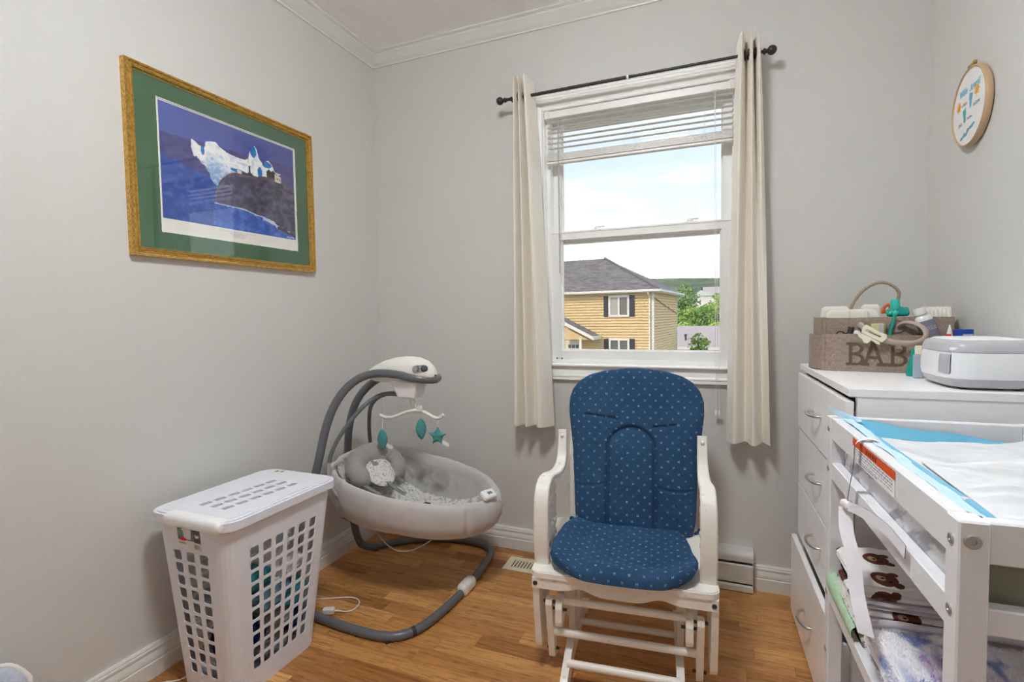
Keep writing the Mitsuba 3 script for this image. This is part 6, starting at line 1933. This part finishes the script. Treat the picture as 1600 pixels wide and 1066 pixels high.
mat('mat_speckled', proc(speck), 0.92, spec=0.08)
mat('mat_sage', (0.40, 0.39, 0.29), 0.92, spec=0.08)
mat('mat_mint', (0.40, 0.58, 0.38), 0.45)


def uvs(m, su=1.0, off=(0, 0)):
    vv = m.vertices
    return np.stack([vv[:, 0] * su + off[0] + vv[:, 2] * 1.0, vv[:, 1] * su + off[1]], -1)


g_ = 'folded blankets on the changing table shelf'
UB0, UB1 = TL - .235, TL - .045
m = slab(UB0 - .020, UB1 + .004, .010, .33, SHZ, SHZ + .020, 71)
solo('blanket', tmap(m), 'mat_sage', 'sage green folded blanket, bottommost of the stack on the shelf', 'blanket', g_, smooth=60)
k = thing('blanket', 'pale speckled blanket with mint green satin edge, second from the stack bottom', 'blanket', g_)
m = slab(UB0 - .012, UB1 + .004, .004, .33, SHZ + .019, SHZ + .043, 72)
obj('cloth', tmap(m), 'mat_speckled', k, smooth=60)
a, t = np.meshgrid(np.linspace(0, 1, 60), np.linspace(0, 1, 18), indexing='ij')
ruff = .0022 * np.sin(a * 95)
P = np.stack([UB1 + .012 - (UB1 - UB0 + .020) * a, -.002 + .018 * t ** 1.5 - .006 * np.sin(t * math.pi) + ruff * .4, SHZ + .010 + .030 * np.sin(t * math.pi * .52) * (1 - .25 * a) + ruff], -1)
obj('satin_trim', tmap(sheet(P, .0016)), 'mat_mint', k, smooth=60, label='mint green satin trim')
k = thing('blanket', 'bear print blanket folded flat in the middle of the shelf stack', 'blanket', g_)
m = slab(UB0, UB1 - .004, .016, .33, SHZ + .042, SHZ + .064, 73)
obj('cloth', tmap(m), 'mat_bears', k, smooth=True, uv=uvs(m, 1, (.03, .02)))
m = slab(UB0 + .006, UB1 - .006, .020, .32, SHZ + .063, SHZ + .080, 74)
solo('blanket', tmap(m), 'mat_lilac_white', 'plain lilac white blanket between two bear print blankets', 'blanket', g_, smooth=60)
k = thing('blanket', 'white blanket printed with brown bear faces, topmost of the shelf stack', 'blanket', g_)
m = slab(UB0 + .010, UB1 + .002, .012, .32, SHZ + .079, SHZ + .118, 75, nfold=3, wob=.010)
obj('cloth', tmap(m), 'mat_bears', k, smooth=True, uv=uvs(m, 1, (.005, .055)))
# fluffy tie dyed blanket: a base and its pile
pl = thing('plush_blanket', 'fluffy white blanket dyed with blue and pink patches on the shelf', 'blanket')
r = np.random.default_rng(9)
m = slab(.020, TL - .262, .012, .34, SHZ, SHZ + .062, 81, nfold=2, wob=.016, n=(90, 70), m=34)
rim = None


def dye(v):
    n1 = meshkit.fbm(np.column_stack([v[:, 0] * 24, v[:, 1] * 24, v[:, 2] * 24]), 3, 3)
    n2 = meshkit.fbm(np.column_stack([v[:, 0] * 13 + 5, v[:, 1] * 13, v[:, 2] * 13]), 3, 8)
    n3 = meshkit.fbm(np.column_stack([v[:, 0] * 70, v[:, 1] * 70, v[:, 2] * 70]), 2, 4)
    c = np.zeros((len(v), 3)) + A(.80, .79, .83)
    k = np.clip((n1 - .56) * 5 + (n3 - .5) * 3.2, 0, .85)[:, None]
    c = c * (1 - k) + A(.12, .20, .52) * k
    k = np.clip((n2 - .62) * 8 + (n3 - .5) * 2.0, 0, .9)[:, None]
    c = c * (1 - k) + A(.72, .17, .38) * k
    k = np.clip((.33 - n2) * 7 + (n3 - .5) * 1.2, 0, 1)[:, None]
    return c * (1 - k) + A(.17, .17, .28) * k


obj('cloth', tmap(m), 'mat_vcol', pl, smooth=True, color=dye(m.vertices))
pts, fi = trimesh.sample.sample_surface(m, 26000, seed=4)
nn = m.face_normals[fi]
nn[:, 2] = np.abs(nn[:, 2])
dv = nn + r.normal(size=nn.shape) * .55
dv /= np.linalg.norm(dv, axis=1, keepdims=True)
sd = np.cross(dv, r.normal(size=dv.shape))
sd /= np.linalg.norm(sd, axis=1, keepdims=True)
L_ = r.uniform(.004, .008, len(pts))[:, None]
w_ = .0007
V = np.stack([pts - sd * w_, pts + sd * w_, pts + dv * L_], 1).reshape(-1, 3)
F = np.arange(len(V)).reshape(-1, 3)
cc = np.repeat(np.clip(dye(pts) * r.uniform(.9, 1.12, (len(pts), 1)), 0, 1), 3, 0)
kk = obj('pile', tmap(trimesh.Trimesh(V, F, process=False)), 'mat_vcol', pl, color=cc)
labels[kk] = {'kind': 'stuff', 'label': 'soft pile'}
hem = spline([(TL - .266, .008, SHZ + .052), (TL - .262, .05, SHZ + .060), (TL - .258, .12, SHZ + .058), (TL - .262, .20, SHZ + .066), (TL - .262, .33, SHZ + .06)], 30)
obj('hem', tmap(tube(hem, .007, 10)), 'mat_lilac_white', pl, smooth=60)
# olive cloth at the near end under the pad
mat('mat_olive', (0.23, 0.215, 0.16), 0.9, spec=0.1)
u, v = np.meshgrid(np.linspace(0, 1, 24), np.linspace(0, 1, 80), indexing='ij')
ol = meshkit.fbm(np.stack([v * 7, u * 2, u * 0], -1), 3, 91) - .5
P = np.stack([.038 + .004 * ol + .004 * np.sin(u * math.pi), .042 + (TD - .085) * v, .734 + .072 * u + .004 * ol], -1)
P[..., 0] -= .004 * np.sin(u * math.pi) - .006 * np.sin(v * 17 + 2 * u)
solo('olive_cloth', tmap(sheet(P, .003)), 'mat_olive', 'olive grey cloth tucked at the near end of the changing pad', 'cloth', smooth=60)
